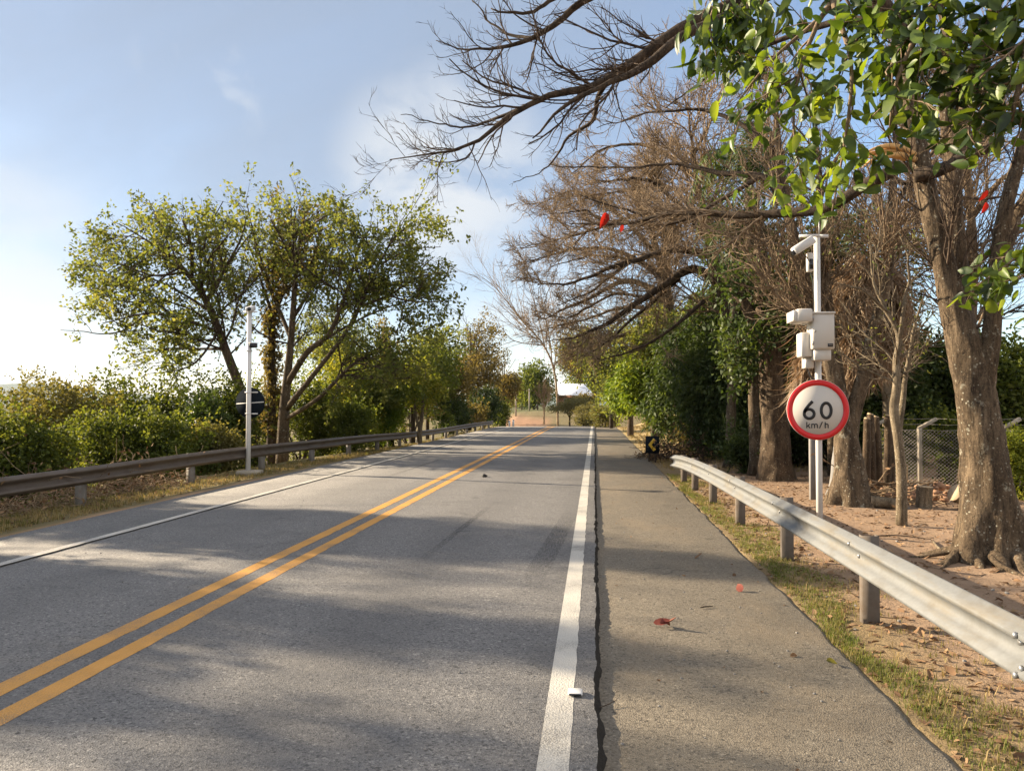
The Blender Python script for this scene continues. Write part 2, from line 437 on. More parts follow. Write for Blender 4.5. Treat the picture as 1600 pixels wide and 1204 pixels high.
M = {}
M['road'] = asphalt('asphalt_road', (.165, .158, .152), (.215, .203, .188), (.34, .32, .29), lane=True)
M['shoulder'] = asphalt('asphalt_shoulder', (.165, .140, .105), (.205, .172, .125), (.28, .24, .18), stain=(.235, .18, .115))
M['white_paint'] = paint('worn_white_paint', (.52, .49, .43), (.19, .178, .16), .555)
M['yellow_paint'] = paint('worn_yellow_paint', (.58, .285, .055), (.25, .16, .08), .555)
def ground_mat():
    t = NT('earth_and_grass')
    base = t.attr('ground_colour', 'Color')
    n1 = t.noise(.9, 6, .65); n2 = t.noise(9, 6, .7); n3 = t.noise(60, 4)
    c = t.mix(t.ramp(n1, [(.3, .75), (.7, 0.0)]), base, t.mix(1.0, base, (.72, .66, .6), 'MULTIPLY'))
    c = t.mix(t.ramp(n2, [(.45, 0.0), (.75, .7)]), c, t.mix(1.0, base, (.62, .55, .5), 'MULTIPLY'))
    c = t.mix(t.ramp(n3, [(.35, .4), (.6, 0.0)]), c, t.mix(1.0, base, (1.25, 1.22, 1.18), 'MULTIPLY'))
    h = t.math('ADD', t.math('MULTIPLY', n2, .7), t.math('MULTIPLY', n3, .3))
    t.bump(h, .8, .06)
    return t.fin(c, .95, 0, .15)
M['ground'] = ground_mat()
def galv(name, col, rust, rough=.42, metal=.75):
    t = NT(name)
    sp = t.voro(38); n = t.noise(2.3, 6, .65, stretch=(3, .6, 3)); st = t.noise(7, 5, .6, stretch=(1, .5, .12))
    c = t.mix(t.math('MULTIPLY', sp, .5), col, tuple(v * .72 for v in col))
    c = t.mix(t.ramp(n, [(.5, 0.0), (.72, .75)]), c, rust)
    c = t.mix(t.ramp(st, [(.52, 0.0), (.75, .5)]), c, tuple(v * .55 for v in rust))
    return t.fin(c, t.mix(n, (rough,) * 3, (rough + .25,) * 3), metal, .5)
M['rail_new'] = galv('galvanised_steel', (.165, .17, .17), (.15, .125, .085), .5, .25)
M['rail_old'] = galv('weathered_steel', (.16, .13, .105), (.11, .075, .05), .5, .6)
M['post_new'] = galv('galvanised_post', (.135, .11, .088), (.10, .07, .046), .7, .15)
M['post_old'] = galv('weathered_post', (.22, .20, .175), (.16, .12, .09), .65, .3)
M['bolt'] = plain('bolt_steel', (.33, .33, .33), .4, .7)
M['white_metal'] = plain('white_painted_metal', (.60, .59, .57), .38, 0, .05, 3)
M['white_box'] = plain('white_cabinet_paint', (.56, .53, .485), .45, 0, .04, 2)
M['sign_white'] = plain('sign_white_sheeting', (.55, .52, .475), .6, 0, .03, 3, .25)
M['sign_red'] = plain('sign_red_sheeting', (.62, .012, .016), .42, 0, .06, 3)
M['black'] = plain('black_lettering', (.008, .008, .009), .5, 0, .1)
M['sign_back'] = plain('dark_sign_back', (.012, .016, .021), .9, 0, .3, 4, .02)
M['lens'] = plain('dark_lens', (.012, .012, .015), .12, 0, .1)
M['chevron_yellow'] = plain('chevron_yellow', (.62, .38, .03), .5, 0, .1)
M['concrete'] = plain('old_concrete', (.33, .29, .23), .9, 0, .3, 9, .2, .4)
M['grey_concrete'] = plain('grey_concrete', (.20, .19, .18), .9, 0, .3, 7, .2, .4)
M['wire'] = plain('wire', (.27, .25, .22), .5, .5)
M['roof_white'] = plain('white_roof_sheet', (.82, .82, .84), .5, 0, .03)
M['terracotta'] = plain('terracotta_wall', (.42, .20, .13), .9, 0, .2, 3)
M['window_dark'] = plain('dark_window', (.03, .03, .035), .2)
M['door_wood'] = plain('brown_door', (.12, .06, .035), .6)
M['bark_grey'] = bark_mat('bark_grey_lichen', (.06, .043, .028), (.165, .12, .076), (.33, .31, .24), 8, .64, .9)
M['bark_brown'] = bark_mat('bark_brown', (.05, .035, .023), (.13, .09, .056), (.24, .20, .14), 7, .66, .7)
M['bark_dark'] = bark_mat('bark_dark', (.03, .022, .016), (.10, .072, .05), None, 7)
M['bark_pale'] = bark_mat('bark_pale', (.10, .077, .05), (.25, .20, .135), (.36, .33, .26), 10, .66, .4)
M['twig'] = bark_mat('twig_bark', (.12, .085, .055), (.30, .22, .145), None, 12, bump=.2)
M['twig_tan'] = bark_mat('twig_tan', (.18, .122, .073), (.40, .295, .185), None, 12, bump=.2)
M['twig_dark'] = bark_mat('twig_dark', (.035, .024, .018), (.11, .078, .055), None, 12, bump=.2)
M['wood_cut'] = plain('fresh_split_wood', (.55, .33, .13), .8, 0, .3, 14, .2)
M['log'] = plain('cut_log_wood', (.45, .34, .22), .9, 0, .3, 9, .2, .4)
M['thatch'] = leaf_mat('dead_frond', [(.16, .112, .074), (.29, .215, .145), (.39, .305, .215)], .3, .8, 2.0, (1, .8, .6))
M['lf_olive'] = leaf_mat('leaf_olive', [(.040, .060, .019), (.085, .110, .034), (.13, .155, .046), (.185, .19, .066)], .58, .5)
M['lf_mid'] = leaf_mat('leaf_mid_green', [(.026, .044, .012), (.055, .082, .019), (.10, .13, .030), (.17, .19, .045)], .52, .45)
M['lf_brown'] = leaf_mat('leaf_brown_olive', [(.045, .040, .019), (.088, .076, .033), (.14, .115, .050), (.20, .155, .072)], .48, .6, .8)
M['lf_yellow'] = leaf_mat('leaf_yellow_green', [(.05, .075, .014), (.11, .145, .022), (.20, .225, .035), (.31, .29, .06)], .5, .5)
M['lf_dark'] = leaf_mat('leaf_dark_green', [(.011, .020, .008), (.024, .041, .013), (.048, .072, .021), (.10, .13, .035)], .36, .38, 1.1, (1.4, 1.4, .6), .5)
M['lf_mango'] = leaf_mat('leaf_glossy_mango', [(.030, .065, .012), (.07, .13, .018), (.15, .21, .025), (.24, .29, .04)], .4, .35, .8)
M['lf_vine'] = leaf_mat('leaf_vine', [(.050, .040, .018), (.042, .060, .015), (.088, .115, .024), (.19, .21, .045)], .45, .5, 1.3)
M['lf_vine_brown'] = leaf_mat('leaf_vine_dry', [(.045, .048, .018), (.092, .094, .032), (.145, .138, .046), (.19, .165, .068)], .4, .6, .7)
M['lf_grey'] = leaf_mat('leaf_grey_feathery', [(.06, .06, .03), (.12, .115, .055), (.18, .165, .08)], .4, .6, .8)
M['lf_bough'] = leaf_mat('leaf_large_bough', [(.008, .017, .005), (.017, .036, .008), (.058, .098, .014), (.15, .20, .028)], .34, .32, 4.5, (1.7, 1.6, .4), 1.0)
M['lf_bough_lit'] = leaf_mat('leaf_large_bough_lit', [(.018, .036, .008), (.05, .085, .014), (.11, .165, .024), (.21, .26, .04)], .45, .35, 3.0, (1.7, 1.6, .4), 1.1)  # lit copy of the bough leaves, sunlight put into the colour
M['lf_red'] = leaf_mat('leaf_red', [(.16, .012, .010), (.28, .020, .015), (.33, .04, .025)], .35, .5, 2.0, (1.4, .5, .4))
M['lf_fallen_red'] = leaf_mat('leaf_fallen_red', [(.10, .022, .016), (.16, .042, .030), (.20, .09, .06)], .03, .7, 9.0, (1.2, .6, .5))
M['lf_palm'] = leaf_mat('leaf_palm', [(.020, .034, .012), (.045, .068, .02), (.085, .115, .035)], .35, .4, 1.5)
M['grass'] = leaf_mat('grass_blades', [(.06, .075, .02), (.12, .13, .035), (.21, .18, .07), (.33, .26, .12)], .4, .7, .9, (1.2, 1.1, .7))
M['grass_dry'] = leaf_mat('grass_dry', [(.16, .13, .05), (.28, .21, .09), (.40, .30, .14)], .35, .8, .6, (1.1, 1, .8))
M['litter'] = leaf_mat('leaf_litter', [(.05, .03, .018), (.12, .07, .04), (.22, .13, .07), (.30, .20, .11)], .1, .8, 4.0, (1, .9, .8))
M['hill'] = plain('hazy_hill', (.06, .09, .07), 1.0, 0, .25, .004, .0)

# ------------------------------------------------------------------ the ground
def tz(x, y):
    x = np.asarray(x, float); y = np.asarray(y, float)
    far = np.where(y > 58, -.0015 * (np.minimum(y, 85) - 58) ** 2, 0) + 1.95 * sm(84, 108, y)
    right = -.075 + 1.15 * sm(2.6, 7, x) * sm(27, 46, y) * (1 - sm(66, 90, y)) + .5 * sm(9, 30, x)
    left = -.04 - .06 * sm(7.7, 9.2, -x) - 1.45 * sm(9.6, 14.5, -x) * (1 - sm(90, 130, y)) - .28 * sm(18, 46, y) * (1 - sm(60, 80, y)) - 2.5 * sm(22, 70, -x)
    z = np.where(x > -2, right, left)
    under = (x > -7.7) & (x < 1.74) & (y < 86)
    z = np.where(under, -.16, z)
    nz = .02 * np.sin(x * 3.1 + 1.3 * np.sin(y * 1.7)) * np.sin(y * 2.3 + x) + .012 * np.sin(7.3 * x + 2.1 * np.sin(5.1 * y)) * np.sin(6.7 * y)
    nz = nz * np.where(under, 0, np.clip(np.maximum(sm(1.74, 2.4, x), sm(7.7, 9, -x)), 0, 1))
    bumpy = 1.0 + 14 * sm(60, 120, np.abs(x)) 
    return z + far + nz * bumpy
def axis(parts):
    o = []
    for a, b, st in parts: o.append(np.arange(a, b, st))
    return np.unique(np.round(np.concatenate(o), 4))
gx = axis([(-6000, -800, 400), (-800, -100, 40), (-100, -20, 4), (-20, -9.9, .4), (-9.9, -7.72, .15), (-7.66, 1.7, .9), (1.70, 1.79, .045), (1.79, 9, .16), (9, 20, .6), (20, 100, 4), (100, 800, 40), (800, 6001, 400)])
gy = axis([(-600, -40, 40), (-40, 0, 2), (0, 24, .2), (24, 60, .7), (60, 130, 1.5), (130, 300, 8), (300, 1000, 40), (1000, 12001, 500)])
GX, GY = np.meshgrid(gx, gy)
GZ = tz(GX, GY)
nx, ny = len(gx), len(gy)
i, j = np.meshgrid(np.arange(nx - 1), np.arange(ny - 1)); q = (j * nx + i).ravel()
gm = mk('ground', np.stack([GX, GY, GZ], -1).reshape(-1, 3), [np.stack([q, q + 1, q + nx + 1, q + nx], 1)], None, True)
def lerp(a, b, t): return a * (1 - t[..., None]) + np.asarray(b) * t[..., None]
gc = np.ones(GX.shape + (3,)) * np.array([.295, .208, .140])                     # sandy red-brown yard
nz1 = .5 + .5 * np.sin(GX * 1.9 + 2 * np.sin(GY * .8)) * np.sin(GY * 1.3 + GX)
gc = lerp(gc, (.22, .17, .085), (1 - sm(1.9, 2.7, GX + .35 * (nz1 - .5))) * (GX > 0) * .75)   # thin grass by the asphalt
gc = lerp(gc, (.40, .31, .15), sm(25, 40, GY) * (GX > 0) * .85)                # dry bank
gc = lerp(gc, (.17, .145, .075), (GX < -1).astype(float))                       # left verge
gc = lerp(gc, (.40, .27, .17), (GX < -1) * (1 - sm(7.75, 8.15, -GX + .25 * nz1)) * (GY < 70))
gc = lerp(gc, (.36, .215, .14), sm(80, 86, GY) * (1 - sm(95, 103, GY + 2 * np.sin(GX * .7))) * (1 - sm(-6.5, -4.5, GX)) * sm(-13.5, -11, GX) * .85)     # red earth road beyond the crest
gc = lerp(gc, (.10, .105, .045), sm(106, 110, GY))
gc = lerp(gc, (.17, .14, .075), sm(76, 84, GY) * (GX > -3.5) * (1 - sm(104, 109, GY)))
gc = lerp(gc, (.07, .09, .045), sm(40, 100, np.abs(GX)))
ca = gm.color_attributes.new('ground_colour', 'FLOAT_COLOR', 'POINT')
ca.data.foreach_set('color', np.concatenate([gc, np.ones(GX.shape + (1,))], -1).astype(np.float32).ravel())
ob('ground', gm, M['ground'], kind='structure')

def rz_(y):                                                                        # road level along its length
    y = np.asarray(y, float)
    return np.where(y > 56, -.0016 * (y - 56) ** 2, 0.0)
def strip(name, x0, x1, y0, y1, dz, mat, n=60, edge=None, cross=None):
    ys = np.concatenate([np.arange(y0, min(y1, 24), .12 if edge else 1.0), np.arange(min(y1, 24), y1 + .1, 1.0)])
    mb = MB(); z = rz_(ys) + dz
    r = rng_(5)
    xe = np.full(len(ys), float(x1)) + (r.normal(0, edge, len(ys)) if edge else 0)
    V = np.stack([np.stack([np.full(len(ys), float(x0)), ys, z], 1), np.stack([xe, ys, z], 1)], 1).reshape(-1, 3)
    k = np.arange(len(ys) - 1) * 2
    mb.add(V, [np.stack([k, k + 1, k + 3, k + 2], 1)])
    return ob(name, mb.mesh(name), mat, kind='structure')
# driving lanes: a slab 6 cm proud of the right shoulder with a crumbly edge
ys = np.concatenate([np.arange(-12, 26, .035), np.arange(26, 88, .5)])
r = rng_(3)
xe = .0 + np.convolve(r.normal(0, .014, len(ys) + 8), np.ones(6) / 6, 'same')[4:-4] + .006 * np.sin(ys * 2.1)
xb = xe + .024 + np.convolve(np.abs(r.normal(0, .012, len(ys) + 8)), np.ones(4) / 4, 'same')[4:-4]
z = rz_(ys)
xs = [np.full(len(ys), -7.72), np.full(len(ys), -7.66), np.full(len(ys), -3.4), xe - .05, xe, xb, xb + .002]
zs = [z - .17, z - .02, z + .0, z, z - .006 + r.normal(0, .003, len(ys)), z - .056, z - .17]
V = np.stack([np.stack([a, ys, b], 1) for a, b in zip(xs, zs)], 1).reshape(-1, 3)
W = len(xs); k = (np.arange(len(ys) - 1)[:, None] * W + np.arange(W - 1)[None]).ravel()
col_i = k % W
mb = MB(); kk = k[col_i < 4]; mb.add(V, [np.stack([kk, kk + 1, kk + W + 1, kk + W], 1)]); ob('road', mb.mesh('road'), M['road'], kind='structure')
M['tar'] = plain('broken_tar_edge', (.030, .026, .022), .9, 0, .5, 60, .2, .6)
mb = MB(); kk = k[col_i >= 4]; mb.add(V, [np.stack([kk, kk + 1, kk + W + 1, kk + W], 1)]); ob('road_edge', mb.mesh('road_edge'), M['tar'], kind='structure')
# right shoulder
ys = np.concatenate([np.arange(-12, 26, .06), np.arange(26, 88, .5)])
z = rz_(ys) - .055
xr = 1.75 + np.convolve(r.normal(0, .03, len(ys) + 20), np.ones(7) / 7, 'same')[10:-10] - .9 * (1 - sm(1.2, 3.25, ys)) ** 2
V = np.stack([np.stack([np.full(len(ys), -.05), ys, z], 1), np.stack([xr - .04, ys, z], 1), np.stack([xr, ys, z - .012], 1), np.stack([xr + .03, ys, z - .15], 1)], 1).reshape(-1, 3)
k = (np.arange(len(ys) - 1)[:, None] * 4 + np.arange(3)[None]).ravel()
mb = MB(); mb.add(V, [np.stack([k, k + 1, k + 5, k + 4], 1)]); ob('road_shoulder', mb.mesh('road_shoulder'), M['shoulder'], kind='structure')
strip('edge_line', -.275, -.125, -12, 87, .002, M['white_paint'], edge=.003)
strip('edge_line', -6.37, -6.24, -12, 87, .002, M['white_paint'], edge=.003)
strip('centre_line', -3.615, -3.46, -12, 87, .002, M['yellow_paint'], edge=.004)
strip('centre_line', -3.29, -3.135, -12, 87, .002, M['yellow_paint'], edge=.004)
# rubber left by braking tyres
M['skid'] = None
t = NT('tyre_rubber'); nn = t.noise(3, 5, .7, stretch=(60, 1.2, 1)); fade = t.attr('tint')
msk = t.math('MULTIPLY', t.ramp(nn, [(.42, 0.0), (.62, 1.0)]), t.math('MULTIPLY', fade, .5))
t.fin((.045, .043, .043), .7)
tr = t.n.new('ShaderNodeBsdfTransparent'); mx = t.n.new('ShaderNodeMixShader')
t.l.new(msk, mx.inputs[0]); t.l.new(tr.outputs[0], mx.inputs[1]); t.l.new(t.b.outputs[0], mx.inputs[2]); t.l.new(mx.outputs[0], t.out.inputs[0])
mb = MB()
for xa, xb_, ya, yb, wd in ((-.62, -.36, 7.2, 12.5, .24), (-1.9, -1.75, 8, 13, .10), (-4.9, -4.75, 17, 26, .12)):
    yy = np.linspace(ya, yb, 14); c = np.linspace(xa, xb_, 14)
    V = np.stack([np.stack([c - wd / 2, yy, np.full(14, .001)], 1), np.stack([c + wd / 2, yy, np.full(14, .001)], 1)], 1).reshape(-1, 3)
    k = np.arange(13) * 2; mb.add(V, [np.stack([k, k + 1, k + 3, k + 2], 1)], np.sin(np.linspace(.15, 3.0, 13)))
ob('tyre_marks', mb.mesh('tyre_marks'), t.m, kind='structure')
# distant hills to the left
hx = np.linspace(-5200, 400, 120); r = rng_(8)
hh = 150 + 36 * np.sin(hx / 900 + 1) + 26 * np.sin(hx / 370) + 10 * np.sin(hx / 130)
V = np.concatenate([np.stack([hx, np.full(120, 4200.), np.full(120, -60.)], 1), np.stack([hx, np.full(120, 5000.), hh - 40], 1), np.stack([hx, np.full(120, 6200.), np.full(120, -60.)], 1)])
k = np.arange(119); mb = MB(); mb.add(V, [np.concatenate([np.stack([k, k + 1, k + 121, k + 120], 1), np.stack([k + 120, k + 121, k + 241, k + 240], 1)])])
ob('hills', mb.mesh('hills', smooth=True), M['hill'], kind='structure')

# ------------------------------------------------------------------ guardrails
WPROF = np.array([(.0, .155), (.012, .15), (.03, .128), (.078, .108), (.082, .085), (.03, .05), (.004, .022), (.0, 0), (.004, -.022), (.03, -.05), (.082, -.085), (.078, -.108), (.03, -.128), (.012, -.15), (.0, -.155)])
def wbeam(path, side, twist_end=0):
    """path (n,3): the beam's back line at mid height; side: +1 if the folds face -X"""
    path = np.asarray(path, float); T = np.gradient(path, axis=0); T[:, 2] = 0; T = nrm(T)
    N = np.stack([-T[:, 1], T[:, 0], 0 * T[:, 0]], 1) * side
    th = .004; prof = WPROF; np_ = len(prof)
    V = np.concatenate([path[:, None] + N[:, None] * prof[None, :, :1] + np.array([0, 0, 1.0]) * prof[None, :, 1:2],
                        path[:, None] + N[:, None] * (prof[None, :, :1] - th) + np.array([0, 0, 1.0]) * prof[None, :, 1:2]], 1)
    n2 = 2 * np_; K = len(path)
    loop = list(range(np_)) + list(range(n2 - 1, np_ - 1, -1))
    F_ = [(a * n2 + loop[b], a * n2 + loop[(b + 1) % n2], (a + 1) * n2 + loop[(b + 1) % n2], (a + 1) * n2 + loop[b]) for a in range(K - 1) for b in range(n2)]
    return V.reshape(-1, 3), np.array(F_), np.array([[e * n2 + v for v in loop] for e in (0, K - 1)])
def cpost(mb, x, y, z0, z1, rz=0.0, w=.15, d=.085):
    """a folded C-section post"""
    for c, s in (((0, -d / 2 + .004, 0), (w, .008, z1 - z0)), ((-w / 2 + .004, 0, 0), (.008, d - .016, z1 - z0)), ((w / 2 - .004, 0, 0), (.008, d - .016, z1 - z0))):
        cc = rot(0, 0, rz) @ np.array(c)
        mb.box((x + cc[0], y + cc[1], (z0 + z1) / 2), s, rz)
# right rail
rp = np.array([(2.36, -3, .47), (2.2, .5, .47), (2.14, 3.7, .47), (2.14, 6.5, .47), (2.12, 9, .47), (2.08, 12, .465), (2.03, 15, .45), (1.97, 17.2, .41), (1.93, 18.6, .35), (1.93, 19.3, .30)])
rail_pts = resample(rp, 60)
g = thing('guardrail', 'bright galvanised guardrail beside the right shoulder, ending near the chevron sign', 'guardrail', (2.1, 9, 0))
def bev_beam(name, pts, side, mat, parent, base):
    mb = MB(); V, F_, cap = wbeam(pts, side); mb.add(V, [F_, cap]); me = mb.mesh(name, base)
    return ob(name, me, mat, parent)
splits = [0, 24, 36, 48, 59]
JY = 3.95                                                          # the near sheet laps over the far one here
dense = resample(rp, 400); near = dense[dense[:, 1] <= JY + .16][::4]; farp = dense[dense[:, 1] >= JY - .1]
M['rail_clean'] = galv('galvanised_clean', (.20, .22, .245), (.17, .165, .15), .42, .4)
bev_beam('beam', near + np.array([-.007, 0, 0]), 1, M['rail_clean'], g, (2.1, 9, 0))
bev_beam('beam', farp[::6], 1, M['rail_new'], g, (2.1, 9, 0))
for yy in (1.2, 3.95, 6.55, 9.15, 11.8, 14.2, 16.3, 17.9):
    xx = np.interp(yy, rail_pts[:, 1], rail_pts[:, 0]) + .075; zt = np.interp(yy, rail_pts[:, 1], rail_pts[:, 2]) + .17
    mb = MB(); cpost(mb, xx, yy, -.4, zt, 0, .13, .09); ob('post', mb.mesh('post', (2.1, 9, 0)), M['post_new'], g)
for yj in [JY - .06, JY + .10, 6.55, 9.15, 11.8, 14.2, 16.3]:
    xx = np.interp(yj, rail_pts[:, 1], rail_pts[:, 0]); zc = np.interp(yj, rail_pts[:, 1], rail_pts[:, 2])
    offs = ((.082, .097), (.082, -.097), (.055, .065), (.055, -.065)) if yj < 5 else ((.0, .0), (.078, .097))
    for ox, oz in offs:
        mb = MB(); mb.disc((xx - ox - .004, yj, zc + oz), (1, 0, 0), .017, .016, 10); ob('bolt', mb.mesh('bolt', (2.1, 9, 0)), M['bolt'], g)
# left rail
ly = np.array([-4, 6, 12, 18, 24, 30, 36, 44, 52, 60, 66, 70.])
lx = np.array([-8.95, -8.95, -8.95, -8.95, -8.95, -8.95, -8.95, -8.95, -8.9, -8.85, -8.9, -9.3])
lpath = resample(np.stack([lx, ly, tz(lx, ly) + .55 - .03 * sm(66, 70, ly)], 1), 80)
g2 = thing('guardrail', 'long weathered brown guardrail along the left verge in front of the bushes', 'guardrail', (-8.95, 20, 0))
bev_beam('beam', lpath, -1, M['rail_old'], g2, (-8.95, 20, 0))
yy = 9.0
for k in range(17):
    yy_ = 5.3 + 3.72 * k
    xx = np.interp(yy_, lpath[:, 1], lpath[:, 0]) - .09; zt = np.interp(yy_, lpath[:, 1], lpath[:, 2]) + .14
    mb = MB(); cpost(mb, xx, yy_, zt - 1.1, zt, 0, .16, .10); ob('post', mb.mesh('post', (-8.95, 20, 0)), M['post_old'], g2)

def stem(pts_r, n=24):
    """pts_r rows (x,y,z,r) -> arrays (n,3),(n,)"""
    p = resample(pts_r, n); return p[:, :3], np.maximum(p[:, 3], .002)
def pxs(rows):
    """rows (px,py,Y,radius in m) -> (x,y,z,r)"""
    return np.array([list(P(a, b, y)) + [r_] for a, b, y, r_ in rows])
# ------------------------------------------------------------------ speed camera pole with the 60 sign
def arc(cx, cy, rx, ry, a0, a1, n=40):
    t = np.radians(np.linspace(a0, a1, n)); return np.stack([cx + rx * np.cos(t), cy + ry * np.sin(t)], 1)
def ribbon(mb, pts, w, org, u, v, nrm_, lift, th=.0012):
    """a flat painted stroke on the plane org + u,v"""
    p = np.asarray(pts, float); T = nrm(np.gradient(p, axis=0)); Nn = np.stack([-T[:, 1], T[:, 0]], 1)
    a, b = p + Nn * w / 2, p - Nn * w / 2
    def to3(q, h): return org + q[:, :1] * u + q[:, 1:] * v + nrm_ * h
    n = len(p)
    V = np.concatenate([to3(a, lift + th), to3(b, lift + th), to3(a, lift), to3(b, lift)])
    k = np.arange(n - 1)
    mb.add(V, [np.concatenate([np.stack([k, k + 1, k + n + 1, k + n], 1), np.stack([k + 2 * n, k, k + n * 0, k + 2 * n + 1], 1)[:0],
                               np.stack([k, k + 2 * n, k + 2 * n + 1, k + 1], 1), np.stack([k + n, k + n + 1, k + 3 * n + 1, k + 3 * n], 1)])])
PY = 10.9
pole_x = P(1279, 640, PY)[0]
pb = np.array([pole_x, PY, float(tz(pole_x, PY))])
def pz(py): return P(1278, py, PY)[2]
sc_px = float(np.dot(np.array([pole_x, PY, 0.0]), CF)) / F
cp = thing('speed_camera_pole', 'white speed camera pole with a red-rimmed 60 km/h sign and pale cabinets', 'speed camera', pb)
mb = MB(); mb.tube([(pb[0], PY, pb[2] - .3), (pb[0], PY, 1.5), (pb[0], PY, pz(371))], [.042, .042, .042], 20); mb.tube([(pb[0], PY, pz(371)), (pb[0], PY, pz(369))], [.042, .03], 20)
ob('pole', mb.mesh('pole', pb, True), M['white_metal'], cp)
ob('base_plate', MB().box((pb[0], PY, pb[2] + .012), (.24, .24, .025), bev=.006).mesh('base_plate', pb), M['grey_concrete'], cp)
un, vn, nn_ = np.array([1., 0, 0]), np.array([0, 0, 1.]), np.array([0, -1., 0])
sr = 47 * sc_px
so = np.array([P(1278, 640, PY - .075)[0], PY - .075, P(1278, 640, PY - .075)[2]])
mb = MB(); mb.disc(so + nn_ * -.004, (0, 1, 0), sr, .004, 72); ob('sign_panel', mb.mesh('sign_panel', pb), M['sign_white'], cp)
mb = MB(); mb.disc(so + nn_ * .001, (0, 1, 0), sr - .004, .0016, 72, 38 * sc_px); ob('red_border', mb.mesh('red_border', pb), M['sign_red'], cp)
u_ = sc_px
mb = MB(); lw = 4.5 * u_
six = np.concatenate([np.array([(8.2, 14.4), (3, 9.5), (-2, 4.2)]), arc(1.2, -5.2, 8.4, 8.0, 168, 170 + 360, 60)])
six = resample(np.concatenate([np.array([(6.3, 14.2), (2.2, 10.0), (-2.4, 4.4), (-5.6, -.6)]), arc(1.0, -5.3, 7.4, 7.2, 172, 172 + 350, 40)[1:]]), 150)
ribbon(mb, (six + np.array([-14.2, -1.0])) * u_, lw, so, un, vn, nn_, .0015)
zero = arc(12.4, -1.0, 7.4, 11.6, 90, 450, 90)
ribbon(mb, zero * u_, lw, so, un, vn, nn_, .0015)
ob('numerals', mb.mesh('numerals', pb), M['black'], cp)
mb = MB(); lw = 1.55 * u_; lf = [.0013]
def st(pts, off):
    lf[0] += .0004
    pts = np.asarray(pts, float)
    if len(pts) < 5: pts = np.concatenate([np.linspace(pts[i_], pts[i_ + 1], 6)[:-1] for i_ in range(len(pts) - 1)] + [pts[-1:]])
    ribbon(mb, (pts + np.array(off)) * u_, lw, so, un, vn, nn_, lf[0], .0008)
o_ = (-17.0, -28.4)
st([(0, 0), (0, 9.5)], o_); st([(.5, 2.6), (4.6, 6.6)], o_); st([(1.8, 4.1), (4.9, 0)], o_)
o_ = (-9.6, -28.4)
st([(0, 0), (0, 6.6)], o_)
st(np.concatenate([arc(2.1, 4.4, 2.1, 2.0, 180, 0, 14), [(4.2, 0)]]), o_); st(np.concatenate([arc(6.3, 4.4, 2.1, 2.0, 180, 0, 14), [(8.4, 0)]]), o_)
st([(2.0, -28.6), (6.4, -18.6)], (0, 0))
o_ = (10.6, -28.4)
st([(0, 0), (0, 9.5)], o_); st(np.concatenate([arc(2.2, 4.4, 2.2, 2.0, 180, 0, 14), [(4.4, 0)]]), o_)
ob('unit_lettering', mb.mesh('unit_lettering', pb), M['black'], cp)
for zz in (so[2] + .22, so[2] - .22):
    mb = MB(); mb.box((pb[0], PY - .05, zz), (.16, .03, .035)); mb.disc((pb[0], PY, zz), (0, 0, 1), .049, .035, 20, .0425); ob('sign_clamp', mb.mesh('sign_clamp', pb), M['bolt'], cp)
def pbox(px0, py0, px1, py1, depth, yoff, bev=.01):
    a, b = P(px0, py0, PY + yoff), P(px1, py1, PY + yoff)
    return MB().box(((a[0] + b[0]) / 2, PY + yoff + depth / 2, (a[2] + b[2]) / 2), (abs(b[0] - a[0]), depth, abs(a[2] - b[2])), bev=bev)
cb = ob('cabinet', pbox(1269, 489, 1304.5, 545, .28, -.34, .012).mesh('cabinet', pb), M['white_box'], cp)
ob('door_panel', pbox(1271, 491.5, 1302.5, 543, .006, -.347, .002).mesh('door_panel', pb), M['white_box'], cb)
ob('maker_plate', pbox(1293.5, 536.5, 1302, 541.5, .004, -.352, .001).mesh('maker_plate', pb), M['black'], cb)
mb = pbox(1294.6, 538, 1301, 539.2, .002, -.3535, 0); ob('plate_stripe', mb.mesh('plate_stripe', pb), M['grey_concrete'], cb)
lk = P(1274, 517, PY - .35); mb = MB(); mb.disc((lk[0], PY - .351, lk[2]), (0, 1, 0), .012, .012, 14); ob('lock', mb.mesh('lock', pb), M['bolt'], cb)
ob('lower_cabinet', pbox(1272.5, 545.5, 1299, 562.5, .26, -.30).mesh('lower_cabinet', pb), M['white_box'], cp)
rd = ob('radar_housing', pbox(1246, 482, 1270, 502, .40, -.42, .012).mesh('radar_housing', pb), M['white_box'], cp)
ob('radar_window', pbox(1239.5, 484.5, 1247, 501, .36, -.40, .006).mesh('radar_window', pb), M['white_box'], cp)
mb = MB(); a = P(1256, 508, PY - .2)
mb.tube([(a[0], PY - .2, P(0, 503, PY - .2)[2]), (a[0], PY - .2, P(0, 509, PY - .2)[2])], [.07, .055], 16); mb.tube([(a[0], PY - .2, P(0, 509, PY - .2)[2]), (a[0], PY - .2, P(0, 521, PY - .2)[2])], [.03, .03], 12)
ob('swivel_mount', mb.mesh('swivel_mount', pb), M['white_metal'], cp)
ob('battery_box', pbox(1252, 519, 1270, 557, .26, -.22, .012).mesh('battery_box', pb), M['white_box'], cp)
ob('junction_box', pbox(1258, 557.5, 1272, 575, .18, -.12).mesh('junction_box', pb), M['white_box'], cp)
